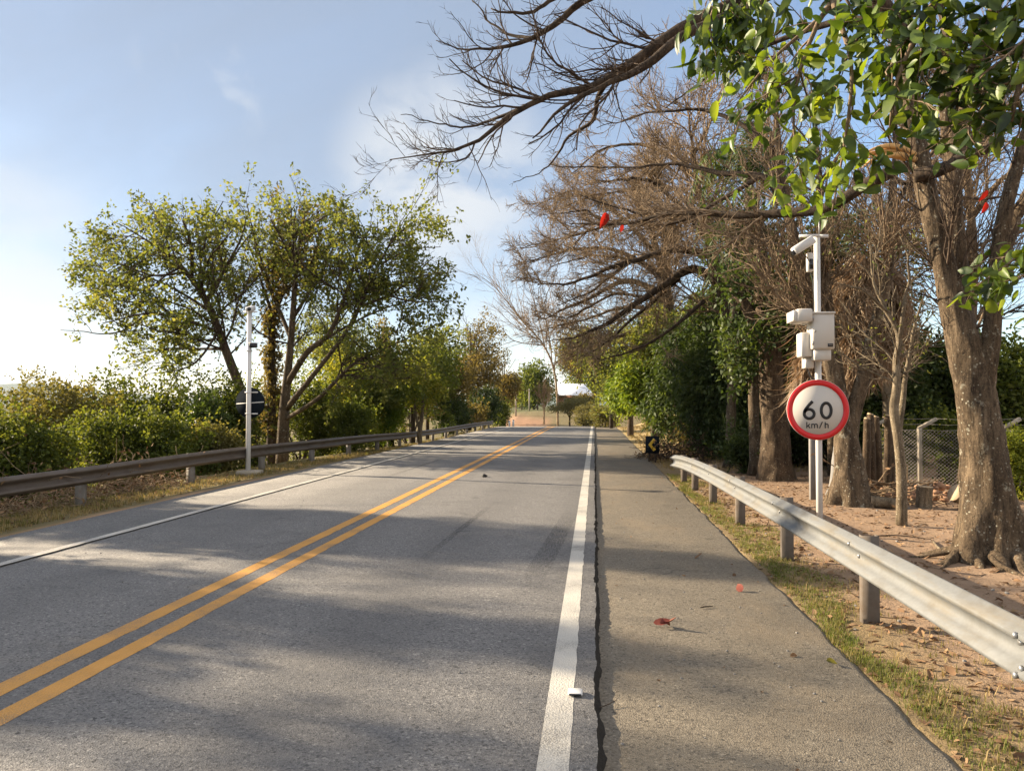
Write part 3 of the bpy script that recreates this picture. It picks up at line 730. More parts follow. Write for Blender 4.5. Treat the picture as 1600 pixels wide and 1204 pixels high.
# tilted camera at the top
cm_ = P(1255, 386, PY - .15)
mb = MB(); mb.box(cm_ + np.array([0, 0, .02]), (.30, .16, .115), 0, R(-32), 0, .012); ob('camera_housing', mb.mesh('camera_housing', pb), M['white_metal'], cp)
mb = MB(); mb.box(cm_ + np.array([-.125, 0, -.075]), (.05, .10, .07), 0, R(-32), 0, .008); ob('camera_lens', mb.mesh('camera_lens', pb), M['lens'], cp)
mb = MB(); mb.box((pb[0] - .13, PY - .10, P(0, 399, PY)[2]), (.26, .04, .03)); mb.box((pb[0], PY + .05, P(0, 398, PY)[2]), (.05, .2, .03)); mb.box((pb[0] + .09, PY, P(0, 398, PY)[2]), (.12, .04, .04))
ob('camera_bracket', mb.mesh('camera_bracket', pb), M['white_metal'], cp)
a = P(1265, 410, PY - .08); mb = MB(); mb.box(a, (.075, .09, .26), bev=.012); ob('flash_unit', mb.mesh('flash_unit', pb), M['white_box'], cp)
a = P(1268, 412, PY - .14); ob('flash_lens', MB().box((a[0], PY - .128, a[2]), (.05, .012, .14)).mesh('flash_lens', pb), M['lens'], cp)

mb = MB(); ax = P(1281, 380, PY)[0]; mb.tube([(ax, PY + .03, pz(385)), (ax, PY + .03, pz(328))], [.006, .004], 6); ob('aerial', mb.mesh('aerial', pb), M['bolt'], cp)
for k_, rows in enumerate(([(1262, 502, -.1), (1266, 510, -.13), (1268, 528, -.12), (1262, 540, -.1)], [(1266, 424, -.05), (1270, 440, -.06), (1272, 470, -.06), (1272, 492, -.05)], [(1262, 575, -.02), (1266, 588, -.04), (1274, 592, -.05)], [(1258, 398, -.1), (1264, 408, -.12), (1271, 420, -.06)])):
    mb = MB(); mb.tube(*stem([tuple(P(a_, b_, PY + c_)) + (.007,) for a_, b_, c_ in rows], 14), 6); ob('cable', mb.mesh('cable', pb, True), M['black'], cp)
for yy_ in (497, 536): a = P(1270.2, yy_, PY - .35); ob('hinge', MB().box((a[0], PY - .352, a[2]), (.018, .012, .05)).mesh('hinge', pb), M['bolt'], cb)
ob('drip_edge', pbox(1267.5, 487, 1306, 489.5, .31, -.36, .004).mesh('drip_edge', pb), M['white_box'], cb)
# ------------------------------------------------------------------ left pole: back of a round sign
LY = 18.9
lp = P(388, 700, LY); lb = np.array([lp[0], LY, float(tz(lp[0], LY))])
lpz = lambda py: P(389, py, LY)[2]
c2_ = thing('sign_pole', 'pale pole on the left verge holding the dark back of a round sign', 'sign pole', lb)
mb = MB(); mb.tube([(lb[0], LY, lb[2] - .3), (lb[0], LY, 1.5), (lb[0], LY, lpz(487))], [.062, .06, .058], 20); ob('pole', mb.mesh('pole', lb, True), M['white_metal'], c2_)
ob('footing', MB().box((lb[0] + .05, LY, lb[2] + .04), (.55, .5, .14), bev=.03).mesh('footing', lb), M['concrete'], c2_)
a = P(391, 629, LY + .12); mb = MB(); mb.disc(a, (0, 1, 0), 25 * LY / F, .006, 64); ob('sign_back', mb.mesh('sign_back', lb), M['sign_back'], c2_)
mb = MB(); mb.box((a[0], LY + .112, a[2] - .004), (.74, .006, .022), 0, R(-4)); ob('stiffener', mb.mesh('stiffener', lb), M['white_metal'], c2_)
for zz in (a[2] + .27, a[2] - .28):
    mb = MB(); mb.box((lb[0] + .03, LY + .085, zz), (.34, .045, .03)); mb.disc((lb[0], LY, zz), (0, 0, 1), .072, .03, 20, .061); ob('sign_clamp', mb.mesh('sign_clamp', lb), M['white_metal'], c2_)
cz = lpz(484); mb = MB(); mb.box((lb[0] + .03, LY, cz + .03), (.13, .34, .12), 0, 0, R(14), .015); ob('camera_housing', mb.mesh('camera_housing', lb), M['white_metal'], c2_)
mb = MB(); mb.disc((lb[0] + .07, LY - .17, cz + .0), (0, 1, 0), .05, .03, 16); ob('camera_lens', mb.mesh('camera_lens', lb), M['lens'], c2_)
mb = MB(); mb.box((lb[0] + .02, LY, cz - .05), (.36, .05, .03)); ob('camera_bracket', mb.mesh('camera_bracket', lb), M['white_metal'], c2_)
cz = lpz(540); mb = MB(); mb.box((lb[0] + .13, LY - .04, cz), (.17, .14, .11), bev=.012); ob('sensor_box', mb.mesh('sensor_box', lb), M['lens'], c2_)
mb = MB(); mb.disc((lb[0], LY, lpz(548)), (0, 0, 1), .078, .03, 20, .06); ob('pole_collar', mb.mesh('pole_collar', lb), M['white_metal'], c2_)
ob('sensor_hood', MB().box((lb[0] + .13, LY - .03, cz + .064), (.2, .18, .012)).mesh('sensor_hood', lb), M['white_metal'], c2_)

# ------------------------------------------------------------------ chevron sign, bollards, far poles, house
cy_ = 24.0
cb_ = P(1020, 706, cy_); cb_[2] = float(tz(cb_[0], cy_))
cs = thing('chevron_sign', 'small black board with a yellow left chevron beyond the rail end', 'road sign', cb_)
a, b = P(1007, 682, cy_), P(1032, 707, cy_)
cc = (a + b) / 2
ob('board', MB().box((cc[0], cy_, cc[2]), (.42, .02, .52), R(-6)).mesh('board', cb_), M['sign_back'], cs)
mb = MB(); 
ribbon(mb, np.array([(.075, .17), (-.07, 0.0), (.075, -.17)]), .095, np.array([cc[0] - .01, cy_ - .016, cc[2]]), np.array([math.cos(R(-6)), math.sin(R(-6)), 0]), vn, nn_, .002, .003)
ob('chevron', mb.mesh('chevron', cb_), M['chevron_yellow'], cs)
for dx in (-.1, .1):
    mb = MB(); mb.box((cc[0] + dx, cy_ + .035, (cc[2] + cb_[2]) / 2 - .15), (.06, .05, cc[2] - cb_[2] + .3)); ob('post', mb.mesh('post', cb_), M['bark_dark'], cs)
for px_, hgt, lab in ((796, .55, 'short white marker post past the end of the left guardrail, nearer the bushes'), (802, .62, 'taller white marker post past the end of the left guardrail, nearer the road')):
    y_ = 66.0; p = P(px_, 660, y_); p[2] = float(tz(p[0], y_))
    m = thing('marker_post', lab, 'marker post', p, 'white marker posts past the left guardrail')
    ob('shaft', MB().box((p[0], y_, p[2] + hgt / 2), (.16, .12, hgt), bev=.02).mesh('shaft', p), M['white_metal'], m)
    ob('cap', MB().box((p[0], y_, p[2] + hgt + .02), (.18, .14, .05), bev=.01).mesh('cap', p), M['grey_concrete'], m)
for px_, py_, y_, lab in ((827, 607, 118., 'pale utility pole standing on the grass bank beyond the red earth road'), (806, 600, 100., 'thin pole at the edge of the red earth road by the dark bushes')):
    p = P(px_, 640, y_); p[2] = float(tz(p[0], y_)); top = P(px_, py_, y_)[2] 
    m = thing('utility_pole', lab, 'pole', p)
    mb = MB(); mb.tube([(p[0], y_, p[2] - .3), (p[0], y_, top)], [.13, .09], 10); ob('shaft', mb.mesh('shaft', p), M['concrete'], m)
    ob('crossarm', MB().box((p[0], y_ - .1, top - .3), (.9, .08, .1)).mesh('crossarm', p), M['bark_pale'], m)
hy = 150.0
hb = P(897, 632, hy); hb[2] = float(tz(hb[0], hy))
hs = thing('house', 'low terracotta house with a wide white roof far down the road', 'house', hb)
ew = P(864, 616, hy)[0] + 1.0; ee = P(928, 616, hy)[0] - 1.0; ez = P(0, 618, hy)[2]; rz2 = P(0, 601.5, hy)[2]
mb = MB(); mb.box(((ew + ee) / 2, hy + 3, (hb[2] + ez) / 2 - .2), (ee - ew, 6, ez - hb[2] + .4)); ob('wall', mb.mesh('wall', hb), M['terracotta'], hs)
mb = MB(); o1 = .9
rb = [(ew - o1, hy - 1.2, ez), (ee + o1, hy - 1.2, ez), (ee + o1, hy + 7.2, ez), (ew - o1, hy + 7.2, ez), (ew - .2, hy + 3, rz2), (ee - .6, hy + 3, rz2)]
mb.add([(x, y, z_ + d_) for d_ in (0, -.16) for x, y, z_ in rb], [np.array([(0, 1, 5, 4), (2, 3, 4, 5), (6, 10, 11, 7), (8, 11, 10, 9), (0, 6, 7, 1), (1, 7, 8, 2), (2, 8, 9, 3), (3, 9, 6, 0)]), np.array([(1, 2, 5), (3, 0, 4), (7, 11, 8), (9, 10, 6)])])
ob('roof', mb.mesh('roof', hb), M['roof_white'], hs)
for k_, fx in enumerate((.28, .72)):
    x_ = ew + (ee - ew) * fx; w_ = ob('window', MB().box((x_, hy - .03, ez - 1.2), (1.1, .08, 1.0)).mesh('window', hb), M['white_metal'], hs)
    ob('pane', MB().box((x_, hy - .075, ez - 1.2), (.95, .02, .85)).mesh('pane', hb), M['window_dark'], w_)
ob('door', MB().box(((ew + ee) / 2, hy - .03, hb[2] + 1.0), (.9, .08, 2.1)).mesh('door', hb), M['door_wood'], hs)

# ------------------------------------------------------------------ vegetation builders
def scatter_on(rng, Pn, n, t0=.2):
    N, K, _ = Pn.shape
    idx = rng.integers(0, N, n); u = rng.uniform(t0, 1, n) * (K - 1); k = np.minimum(u.astype(int), K - 2); f = (u - k)[:, None]
    return Pn[idx, k] * (1 - f) + Pn[idx, k + 1] * f, nrm(Pn[idx, k + 1] - Pn[idx, k])
def blob_pts(rng, blobs, n, shell=.45):
    """points within lumpy ellipsoids, favouring the outside; blobs (x,y,z,rx,ry,rz)"""
    b = np.asarray(blobs, float); w = (b[:, 3] * b[:, 4] + b[:, 4] * b[:, 5] + b[:, 3] * b[:, 5]); idx = rng.choice(len(b), n, p=w / w.sum())
    d = nrm(rng.normal(size=(n, 3))); rr = rng.uniform(shell, 1, n) ** .6
    lump = 1 + .24 * np.sin(d[:, 0] * 7 + idx * 2) * np.sin(d[:, 1] * 6 + 1) + .22 * np.sin(d[:, 2] * 9 + idx + 3 * d[:, 0])
    return b[idx, :3] + d * b[idx, 3:] * (rr * lump)[:, None], d
def foliage(mb, rng, blobs, n_cl, per, csize, L, W, kind='diamond', shell=.45, up=.4, droop=0.0, zmin=None, ground=True):
    c, d = blob_pts(rng, blobs, n_cl, shell)
    n = n_cl * per
    pos = np.repeat(c, per, 0) + rng.normal(0, csize, (n, 3)) * np.array([1, 1, .8])
    if ground:
        ok = pos[:, 2] > tz(pos[:, 0], pos[:, 1]) + .02; pos = pos[ok]; dd = np.repeat(d, per, 0)[ok]
    else: dd = np.repeat(d, per, 0)
    n = len(pos)
    ct = np.repeat(rng.random(n_cl), per)[ok] if ground else np.repeat(rng.random(n_cl), per)
    nr = nrm(rng.normal(size=(n, 3)) + np.array([0, 0, up]) + dd * .5)
    ld = nrm(rng.normal(size=(n, 3)) + dd * .6 + np.array([0, 0, -droop]))
    leaf_mesh(mb, rng, pos, ld, nr, L * rng.uniform(.65, 1.3, n), W * rng.uniform(.7, 1.25, n), kind, tint=np.clip(.55 * ct + .45 * rng.random(n), 0, 1))
def leaves_on(mb, rng, Pn, n, spread, L, W, kind='diamond', droop=0.0, t0=.2, up=.5, clump=1):
    if clump > 1:
        m_ = n // clump; n = m_ * clump; p, tn = scatter_on(rng, Pn, m_, t0)
        p = np.repeat(p + rng.normal(0, spread, (m_, 3)), clump, 0) + rng.normal(0, L * .55, (n, 3)); tn = np.repeat(tn, clump, 0)
    else:
        p, tn = scatter_on(rng, Pn, n, t0); p = p + rng.normal(0, spread, (n, 3))
    ld = nrm(tn * .7 + rng.normal(0, .7, (n, 3)) + np.array([0, 0, -droop])); nr = nrm(rng.normal(0, .6, (n, 3)) + np.array([0, 0, up]))
    leaf_mesh(mb, rng, p, ld, nr, L * rng.uniform(.6, 1.3, n), W * rng.uniform(.7, 1.25, n), kind)

def bushy(name, label, cat, base, blobs, mats, seed, n_cl, per=14, csize=.14, L=.11, W=.06, stems=None, bark='bark_dark', group=None, kind='diamond', shell=.45, droop=0.0, part='foliage', twigs=40, twig_r=.012, shoots=0, shoot_len=(.25, .7)):
    """a shrub or dense tree: stems (rows x,y,z,r) and a leafy volume"""
    rng = rng_(seed); base = np.asarray(base, float)
    t_ = thing(name, label, cat, base, group)
    mb = MB(); foliage(mb, rng, blobs, n_cl, per, csize, L, W, kind, shell, droop=droop)
    if shoots:
        c_, d_ = blob_pts(rng, blobs, shoots, .9); sp_ = np.empty((shoots, 5, 3)); sp_[:, 0] = c_; dd = nrm(d_ * .7 + np.array([0, 0, .9]) + rng.normal(0, .35, (shoots, 3))); ln = rng.uniform(*shoot_len, shoots)[:, None] / 4
        for j in range(1, 5): dd = nrm(dd + rng.normal(0, .18, (shoots, 3)) + np.array([0, 0, -.08])); sp_[:, j] = sp_[:, j - 1] + dd * ln
        leaves_on(mb, rng, sp_, shoots * 11, .035, L, W, kind, droop, 0.0)
    ob(part, mb.mesh(part, base), mats, t_)
    mb = MB(); cs_ = []
    if stems is None:
        stems = [[(base[0] + rng.normal(0, .1), base[1] + rng.normal(0, .1), base[2] - .1, .05), ((base[0] + b[0]) / 2, (base[1] + b[1]) / 2, (base[2] + b[2]) / 2 - .1, .035), (b[0], b[1], b[2], .02)] for b in blobs]
    sp, sr_ = [], []
    for s_ in stems:
        a_, r_ = stem(s_, 12); mb.tube(a_, r_, 7); sp.append(a_); sr_.append(r_)
    Pn, Rn = np.array(sp), np.array(sr_)
    if twigs:
        k1 = kids(rng, Pn, Rn, twigs, .3, 1, .8, .4, 5, .6, .05, .2); tubes(mb, *k1, 4)
        k2 = kids(rng, *k1, twigs * 3, .2, 1, .7, .5, 4, .6, .02, .2); tubes(mb, *k2, 3)
    ob('trunk' if 'tree' in name else 'stems', mb.mesh('stems', base, True), M[bark], t_)
    return t_

def leafy_tree(name, label, base, stems, seed, levels, leaf, mat, bark, twig='twig_dark', group=None, sides=9, extra=None, lobes=None, cat='tree', crown='crown', tips=None, trunk_n=None, limb='twig_dark', wig=.012):
    """stems given by hand, three levels of grown branches, leaves on the last; levels: list of dict for kids; leaf: dict for leaves_on or None"""
    rng = rng_(seed); base = np.asarray(base, float)
    t_ = thing(name, label, cat, base, group)
    mb = MB(); mbl = MB(); sp, sr_ = [], []
    for q_, s_ in enumerate(stems):
        a_, r_ = stem(s_, 26); wg = rng.normal(0, wig, (32, 3)); wg = sum(wg[k_:k_ + 26] for k_ in range(4)) / 2
        a_ = a_ + wg * np.linspace(0, 1, 26)[:, None]
        if lobes is not None and (trunk_n is None and q_ == 0 or trunk_n is not None and q_ < trunk_n):
            fine = resample(np.concatenate([a_, r_[:, None]], 1), 110); mb.tube(fine[:, :3], fine[:, 3], 44, lobes=lobes)
        elif trunk_n is not None and q_ >= trunk_n: mbl.tube(a_, r_, 8)
        else: mb.tube(a_, r_, sides)
        sp.append(a_); sr_.append(r_)
    ob('trunk', mb.mesh('trunk', base, True), M[bark], t_)
    if mbl.n: ob('limbs', mbl.mesh('limbs', base, True), M[limb], t_)
    cur = (np.array(sp), np.array(sr_)); mb = MB(); allb = []
    for q_, lv in enumerate(levels):
        cur = kids(rng, *cur, **lv); tubes(mb, *cur, 5 if q_ == 0 else 4 if q_ == 1 else 3); allb.append(cur)
    ob('branches', mb.mesh('branches', base, True), M[twig], t_)
    if leaf:
        mb = MB(); leaves_on(mb, rng, cur[0], **leaf)
        if extra: extra(mb, rng)
        ob(crown, mb.mesh(crown, base), M[mat], t_)
    return t_, allb

# ------------------------------------------------------------------ left side trees
# A: leaning tree left of the pole
YA = 26.0
bA = P(400, 690, YA); bA[2] = float(tz(bA[0], YA)) - .1
stA = [np.concatenate([[list(bA) + [.24]], pxs([(385, 640, YA, .19), (352, 545, YA, .15), (322, 470, YA, .12), (290, 425, YA, .09), (255, 385, YA, .06), (225, 330, YA + .4, .03)])]),
       pxs([(322, 472, YA, .09), (345, 430, YA + .5, .07), (342, 370, YA + 1, .05), (335, 310, YA + 1, .025)]),
       pxs([(300, 435, YA, .07), (298, 380, YA - 1, .05), (285, 320, YA - 1.2, .02)]),
       pxs([(345, 520, YA, .07), (290, 500, YA - 1, .05), (230, 490, YA - 1.5, .035), (160, 505, YA - 1.5, .015)]),
       pxs([(352, 545, YA, .06), (310, 545, YA + 1, .045), (260, 545, YA + 1.5, .03), (205, 555, YA + 2, .015)]),
       pxs([(335, 490, YA, .06), (270, 450, YA + 1.2, .04), (200, 420, YA + 1.8, .025), (160, 390, YA + 1.8, .012)]),
       pxs([(290, 425, YA, .05), (240, 430, YA - 1, .035), (185, 410, YA - 1.8, .015)]),
       pxs([(310, 440, YA, .05), (330, 400, YA - 1.5, .035), (365, 350, YA - 2, .015)]),
       pxs([(275, 408, YA, .045), (230, 370, YA - 1, .03), (180, 325, YA - 1.4, .012)]), pxs([(240, 430, YA - .8, .04), (190, 440, YA - .5, .03), (140, 400, YA, .012)]),
       pxs([(230, 490, YA - 1.5, .035), (180, 520, YA - 1, .025), (95, 515, YA - .6, .01)]), pxs([(255, 470, YA - .5, .035), (190, 470, YA, .025), (135, 450, YA + .4, .01)]), pxs([(225, 360, YA, .03), (190, 350, YA + .6, .02), (140, 375, YA + 1, .01)]), pxs([(290, 380, YA, .04), (250, 320, YA + 1, .025), (240, 285, YA + 1.2, .01)]),
       pxs([(340, 520, YA, .05), (300, 570, YA - 1.5, .03), (230, 585, YA - 2, .012)]),
       pxs([(345, 430, YA + .5, .055), (375, 370, YA, .035), (385, 310, YA - .3, .012)]), pxs([(322, 470, YA, .05), (365, 400, YA + 1.5, .035), (410, 300, YA + 2, .012)])]
def lower_top(st):
    for a_ in st:
        top = P(0, 400, a_[0][1])[2]; m_ = a_[:, 2] > top; a_[m_, 2] = top + (a_[m_, 2] - top) * .62
lower_top(stA)
leafy_tree('leafy_tree', 'tall leaning tree with loose green crown left of the dark round sign back', bA, stA, 11,
           [dict(n=190, t0=.3, t1=1, ang=.95, lenf=.36, K=6, up=-.01, wob=.14), dict(n=800, t0=.15, t1=1, ang=.7, lenf=.42, K=5, up=.03, wob=.14), dict(n=3000, t0=.2, t1=1, ang=.7, lenf=.5, K=4, up=.02, wob=.15, minlen=.25)],
           dict(n=13500, spread=.16, L=.155, W=.10, up=.7, clump=6), 'lf_olive', 'bark_brown')
# B: multi-stemmed tree right of the pole
YB = 28.0
bB = P(440, 705, YB); bB[2] = float(tz(bB[0], YB)) - .1
stB = [np.concatenate([[list(bB) + [.26]], pxs([(444, 640, YB, .2), (452, 560, YB, .14), (458, 480, YB, .11), (462, 420, YB, .08), (470, 350, YB, .05), (480, 290, YB, .02)])]),
       pxs([(448, 600, YB, .13), (480, 550, YB - .6, .11), (515, 520, YB - 1, .09), (540, 460, YB - 1.2, .06), (560, 390, YB - 1.4, .04), (585, 330, YB - 1.6, .015)]),
       pxs([(446, 640, YB, .12), (490, 585, YB - 1, .09), (540, 520, YB - 1.4, .07), (575, 450, YB - 1.6, .05), (610, 380, YB - 2, .03), (650, 330, YB - 2, .012)]),
       pxs([(446, 655, YB, .09), (500, 620, YB - 1.5, .07), (550, 570, YB - 2, .055), (610, 540, YB - 2.5, .03), (680, 510, YB - 2.5, .014)]),
       pxs([(455, 530, YB, .09), (430, 470, YB + .8, .07), (408, 420, YB + 1.2, .05), (395, 340, YB + 1.5, .02)]),
       pxs([(455, 500, YB, .07), (500, 430, YB + 1.2, .05), (525, 360, YB + 1.6, .03), (535, 300, YB + 1.8, .012)]),
       pxs([(560, 480, YB - 1.5, .05), (610, 460, YB - 1.8, .04), (660, 430, YB - 2, .025), (715, 425, YB - 2, .01)]),
       pxs([(500, 535, YB - .8, .06), (560, 500, YB + .5, .04), (620, 475, YB + 1, .025), (690, 460, YB + 1.2, .012)]),
       pxs([(462, 420, YB, .05), (440, 370, YB - 1.2, .035), (420, 310, YB - 1.6, .012)]),
       pxs([(600, 410, YB - 1.8, .03), (640, 390, YB - 1.8, .02), (690, 385, YB - 1.6, .01)]),
       pxs([(540, 460, YB - 1.2, .05), (560, 420, YB + .5, .035), (600, 340, YB + 1, .012)]), pxs([(575, 450, YB - 1.6, .04), (630, 440, YB - .5, .03), (680, 400, YB, .012)]),
       pxs([(470, 350, YB, .045), (510, 310, YB - 1, .03), (545, 290, YB - 1.2, .012)]), pxs([(530, 590, YB - 1.8, .05), (590, 590, YB - 1, .03), (650, 570, YB - .6, .012)]),
       pxs([(500, 540, YB - .8, .05), (540, 480, YB + 1.5, .03), (600, 440, YB + 2, .012)]),
       pxs([(430, 470, YB + .8, .05), (400, 380, YB - .5, .035), (385, 270, YB - 1, .012)]), pxs([(575, 450, YB - 1.6, .04), (640, 470, YB - 2.4, .03), (705, 470, YB - 2.6, .012)])]
lower_top(stB)
leafy_tree('leafy_tree', 'widest tree on the left, several pale stems fanning right behind the pole', bB, stB, 12,
           [dict(n=240, t0=.35, t1=1, ang=.9, lenf=.36, K=6, up=.0, wob=.14), dict(n=1000, t0=.15, t1=1, ang=.7, lenf=.42, K=5, up=.04, wob=.14), dict(n=3600, t0=.2, t1=1, ang=.7, lenf=.5, K=4, up=.02, wob=.15, minlen=.25)],
           dict(n=17000, spread=.16, L=.15, W=.095, up=.7, clump=6), 'lf_olive', 'bark_grey')
# vine-wrapped stem between the two
yv = 29.5; bv = P(424, 700, yv); bv[2] = float(tz(bv[0], yv))
leafy_tree('leafy_tree', 'dark stem wrapped in creeper, between the leaning tree and the fan of pale stems', bv,
           [np.concatenate([[list(bv) + [.2]], pxs([(424, 600, yv, .17), (426, 500, yv, .13), (440, 460, yv, .09), (452, 400, yv, .05), (450, 350, yv, .02)])]), pxs([(427, 495, yv, .08), (408, 440, yv, .05), (385, 370, yv, .02)])], 13,
           [dict(n=40, t0=.4, t1=1, ang=.7, lenf=.28, K=5, up=.05), dict(n=220, t0=.2, t1=1, ang=.7, lenf=.4, K=4, up=.03), dict(n=600, t0=.2, t1=1, ang=.7, lenf=.5, K=4, minlen=.2)],
           dict(n=3000, spread=.09, L=.19, W=.11), 'lf_brown', 'bark_dark',
           extra=lambda mb, rg: foliage(mb, rg, [tuple(P(424, 640, yv)) + (.5, .45, 1.1), tuple(P(424, 560, yv)) + (.42, .4, 1.2), tuple(P(426, 500, yv)) + (.35, .35, .6)], 230, 13, .09, .15, .09))
# C: the brownish trees further on
def crown_tree(name, label, px, ytop, ybot, Y, wpx, mats, bark, seed, n_cl, per=12, L=.2, W=.12, csize=.2, group=None, lean=0, nb=9, base_py=None, shell=.5, droop=0, kind='diamond', trunk_r=.16, flat=.55, twig_n=60):
    rng = rng_(seed); top, bot = P(px, ytop, Y)[2], P(px, ybot, Y)[2]; w = wpx / F * Y / 2; cx = P(px, 600, Y)[0]
    base = np.array([cx + lean, Y, float(tz(cx + lean, Y))]); mid = (top + bot) / 2; hh = (top - bot) / 2
    blobs = []
    for k in range(nb):
        d = nrm(rng.normal(size=3)); rr = rng.uniform(.35, .72)
        s_ = rng.uniform(.32, .55)
        blobs.append((cx + d[0] * w * rr, Y + d[1] * w * rr * .9, mid + d[2] * hh * rr, w * s_, w * s_, hh * s_ * (flat + .35)))
    stems = [[(base[0], Y, base[2] - .2, trunk_r), (base[0] * .7 + cx * .3, Y, base[2] * .6 + mid * .4, trunk_r * .8), (cx, Y, mid, trunk_r * .5), (cx, Y, mid + hh * .5, trunk_r * .2)]]
    for b in blobs: stems.append([(base[0] * .5 + cx * .5, Y, base[2] * .5 + mid * .5, trunk_r * .55), ((cx + b[0]) / 2, (Y + b[1]) / 2, (mid + b[2]) / 2 - hh * .15, trunk_r * .35), (b[0], b[1], b[2], trunk_r * .15)])
    return bushy(name, label, 'tree', base, blobs, M[mats], seed, n_cl, per, csize, L, W, stems, bark, group, kind, shell, droop, 'crown', twig_n)
crown_tree('broad_tree', 'brownish olive broad tree behind the left guardrail, rounded top against the sky', 735, 472, 636, 80, 150, 'lf_brown', 'bark_dark', 21, 900, 12, .26, .16, .28)
crown_tree('broad_tree', 'dull green tree just left of the brownish rounded tree', 668, 495, 645, 56, 130, 'lf_olive', 'bark_dark', 22, 620, 12, .24, .15, .26)
crown_tree('broad_tree', 'tan brown tree in front of the rounded brownish one', 694, 540, 645, 58, 110, 'lf_brown', 'bark_brown', 23, 520, 12, .2, .12, .22)
crown_tree('slim_tree', 'narrow brown column tree rising behind the fan of pale stems', 601, 480, 660, 46, 48, 'lf_brown', 'bark_dark', 24, 330, 12, .2, .12, .2, nb=8)
crown_tree('broad_tree', 'olive tree nearest the far end of the left guardrail', 788, 540, 648, 92, 60, 'lf_brown', 'bark_dark', 25, 330, 12, .28, .16, .28)
crown_tree('broad_tree', 'airy olive tree filling the gap behind the fan of pale stems', 540, 480, 650, 42, 170, 'lf_olive', 'bark_dark', 27, 620, 12, .19, .11, .28)
crown_tree('broad_tree', 'mid green tree between the pale stems and the narrow brown column tree', 645, 520, 650, 40, 130, 'lf_mid', 'bark_dark', 28, 520, 12, .18, .11, .24)
crown_tree('broad_tree', 'dark green tree with thin dark trunks behind the left guardrail', 595, 560, 640, 36, 140, 'lf_mid', 'bark_dark', 26, 520, 13, .17, .10, .2, trunk_r=.1)
# thin forked tree with a pale trunk
yt = 37.0; bt = P(656, 690, yt); bt[2] = float(tz(bt[0], yt)) - .1
leafy_tree('young_tree', 'young yellow green tree with a pale forked trunk behind the left rail', bt,
           [np.concatenate([[list(bt) + [.13]], pxs([(656, 672, yt, .12), (660, 645, yt, .085), (662, 610, yt, .06), (666, 580, yt, .02)])]), pxs([(656, 670, yt, .09), (650, 650, yt, .07), (646, 615, yt, .05), (640, 585, yt, .02)])], 31,
           [dict(n=30, t0=.4, t1=1, ang=.7, lenf=.35, K=5, up=.05), dict(n=160, t0=.2, t1=1, ang=.7, lenf=.45, K=4), dict(n=500, t0=.2, t1=1, ang=.7, lenf=.5, K=4, minlen=.2)],
           dict(n=3600, spread=.16, L=.16, W=.09), 'lf_yellow', 'bark_pale', 'bark_pale')
# green thicket between the pole and the far trees
def thicket(label, px, ytop, Y, wpx, mats, seed, n_cl, L=.13, W=.08, csize=.14, per=13, nb=6, name='shrub', group='shrubs behind the left guardrail', yd=1.0, kind='diamond', shell=.4, cat='shrub'):
    rng = rng_(seed); cx = P(px, 650, Y)[0]; base = np.array([cx, Y, float(tz(cx, Y))]); top = P(px, ytop, Y)[2]; w = wpx / F * Y / 2; h = top - base[2]
    blobs = [(cx + rng.uniform(-.66, .66) * w, Y + rng.uniform(-.5, .5) * w * yd, base[2] + h * rng.uniform(.2, .74), w * rng.uniform(.34, .5), w * rng.uniform(.34, .5) * yd, h * rng.uniform(.24, .32)) for _ in range(nb)]
    blobs += [(cx + k_ * w * .45, Y, base[2] + h * (.70 - .08 * abs(k_)), w * .40, w * .42 * yd, h * .30) for k_ in (-1, 0, 1)]
    if cx < -9: blobs = [(min(b[0], -9.35 - b[3]),) + b[1:] for b in blobs]
    return bushy(name, label, cat, base, blobs, M[mats], seed, n_cl, per, csize, L, W, None, 'bark_dark', group, kind, shell, 0, 'foliage', 30, shoots=int(n_cl * .22), shoot_len=(L * 2.2, L * 6.5))
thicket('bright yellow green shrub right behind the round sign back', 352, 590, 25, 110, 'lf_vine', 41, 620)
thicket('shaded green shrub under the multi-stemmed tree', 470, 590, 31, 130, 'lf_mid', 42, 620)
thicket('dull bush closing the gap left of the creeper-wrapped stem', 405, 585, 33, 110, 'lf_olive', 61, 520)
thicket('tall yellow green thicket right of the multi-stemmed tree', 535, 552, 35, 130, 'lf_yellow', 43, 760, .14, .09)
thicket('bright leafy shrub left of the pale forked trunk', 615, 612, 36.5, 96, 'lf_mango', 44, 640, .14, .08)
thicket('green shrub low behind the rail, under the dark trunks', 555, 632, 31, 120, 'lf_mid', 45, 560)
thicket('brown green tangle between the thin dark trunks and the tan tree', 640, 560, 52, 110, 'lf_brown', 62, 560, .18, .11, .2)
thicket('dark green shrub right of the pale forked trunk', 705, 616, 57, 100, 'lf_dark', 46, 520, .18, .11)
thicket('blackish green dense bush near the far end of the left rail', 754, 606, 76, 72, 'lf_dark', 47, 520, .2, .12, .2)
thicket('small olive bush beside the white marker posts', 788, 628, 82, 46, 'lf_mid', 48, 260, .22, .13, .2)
thicket('low brown-leaved shrub under the tan tree', 730, 630, 66, 80, 'lf_brown', 49, 360, .18, .11)
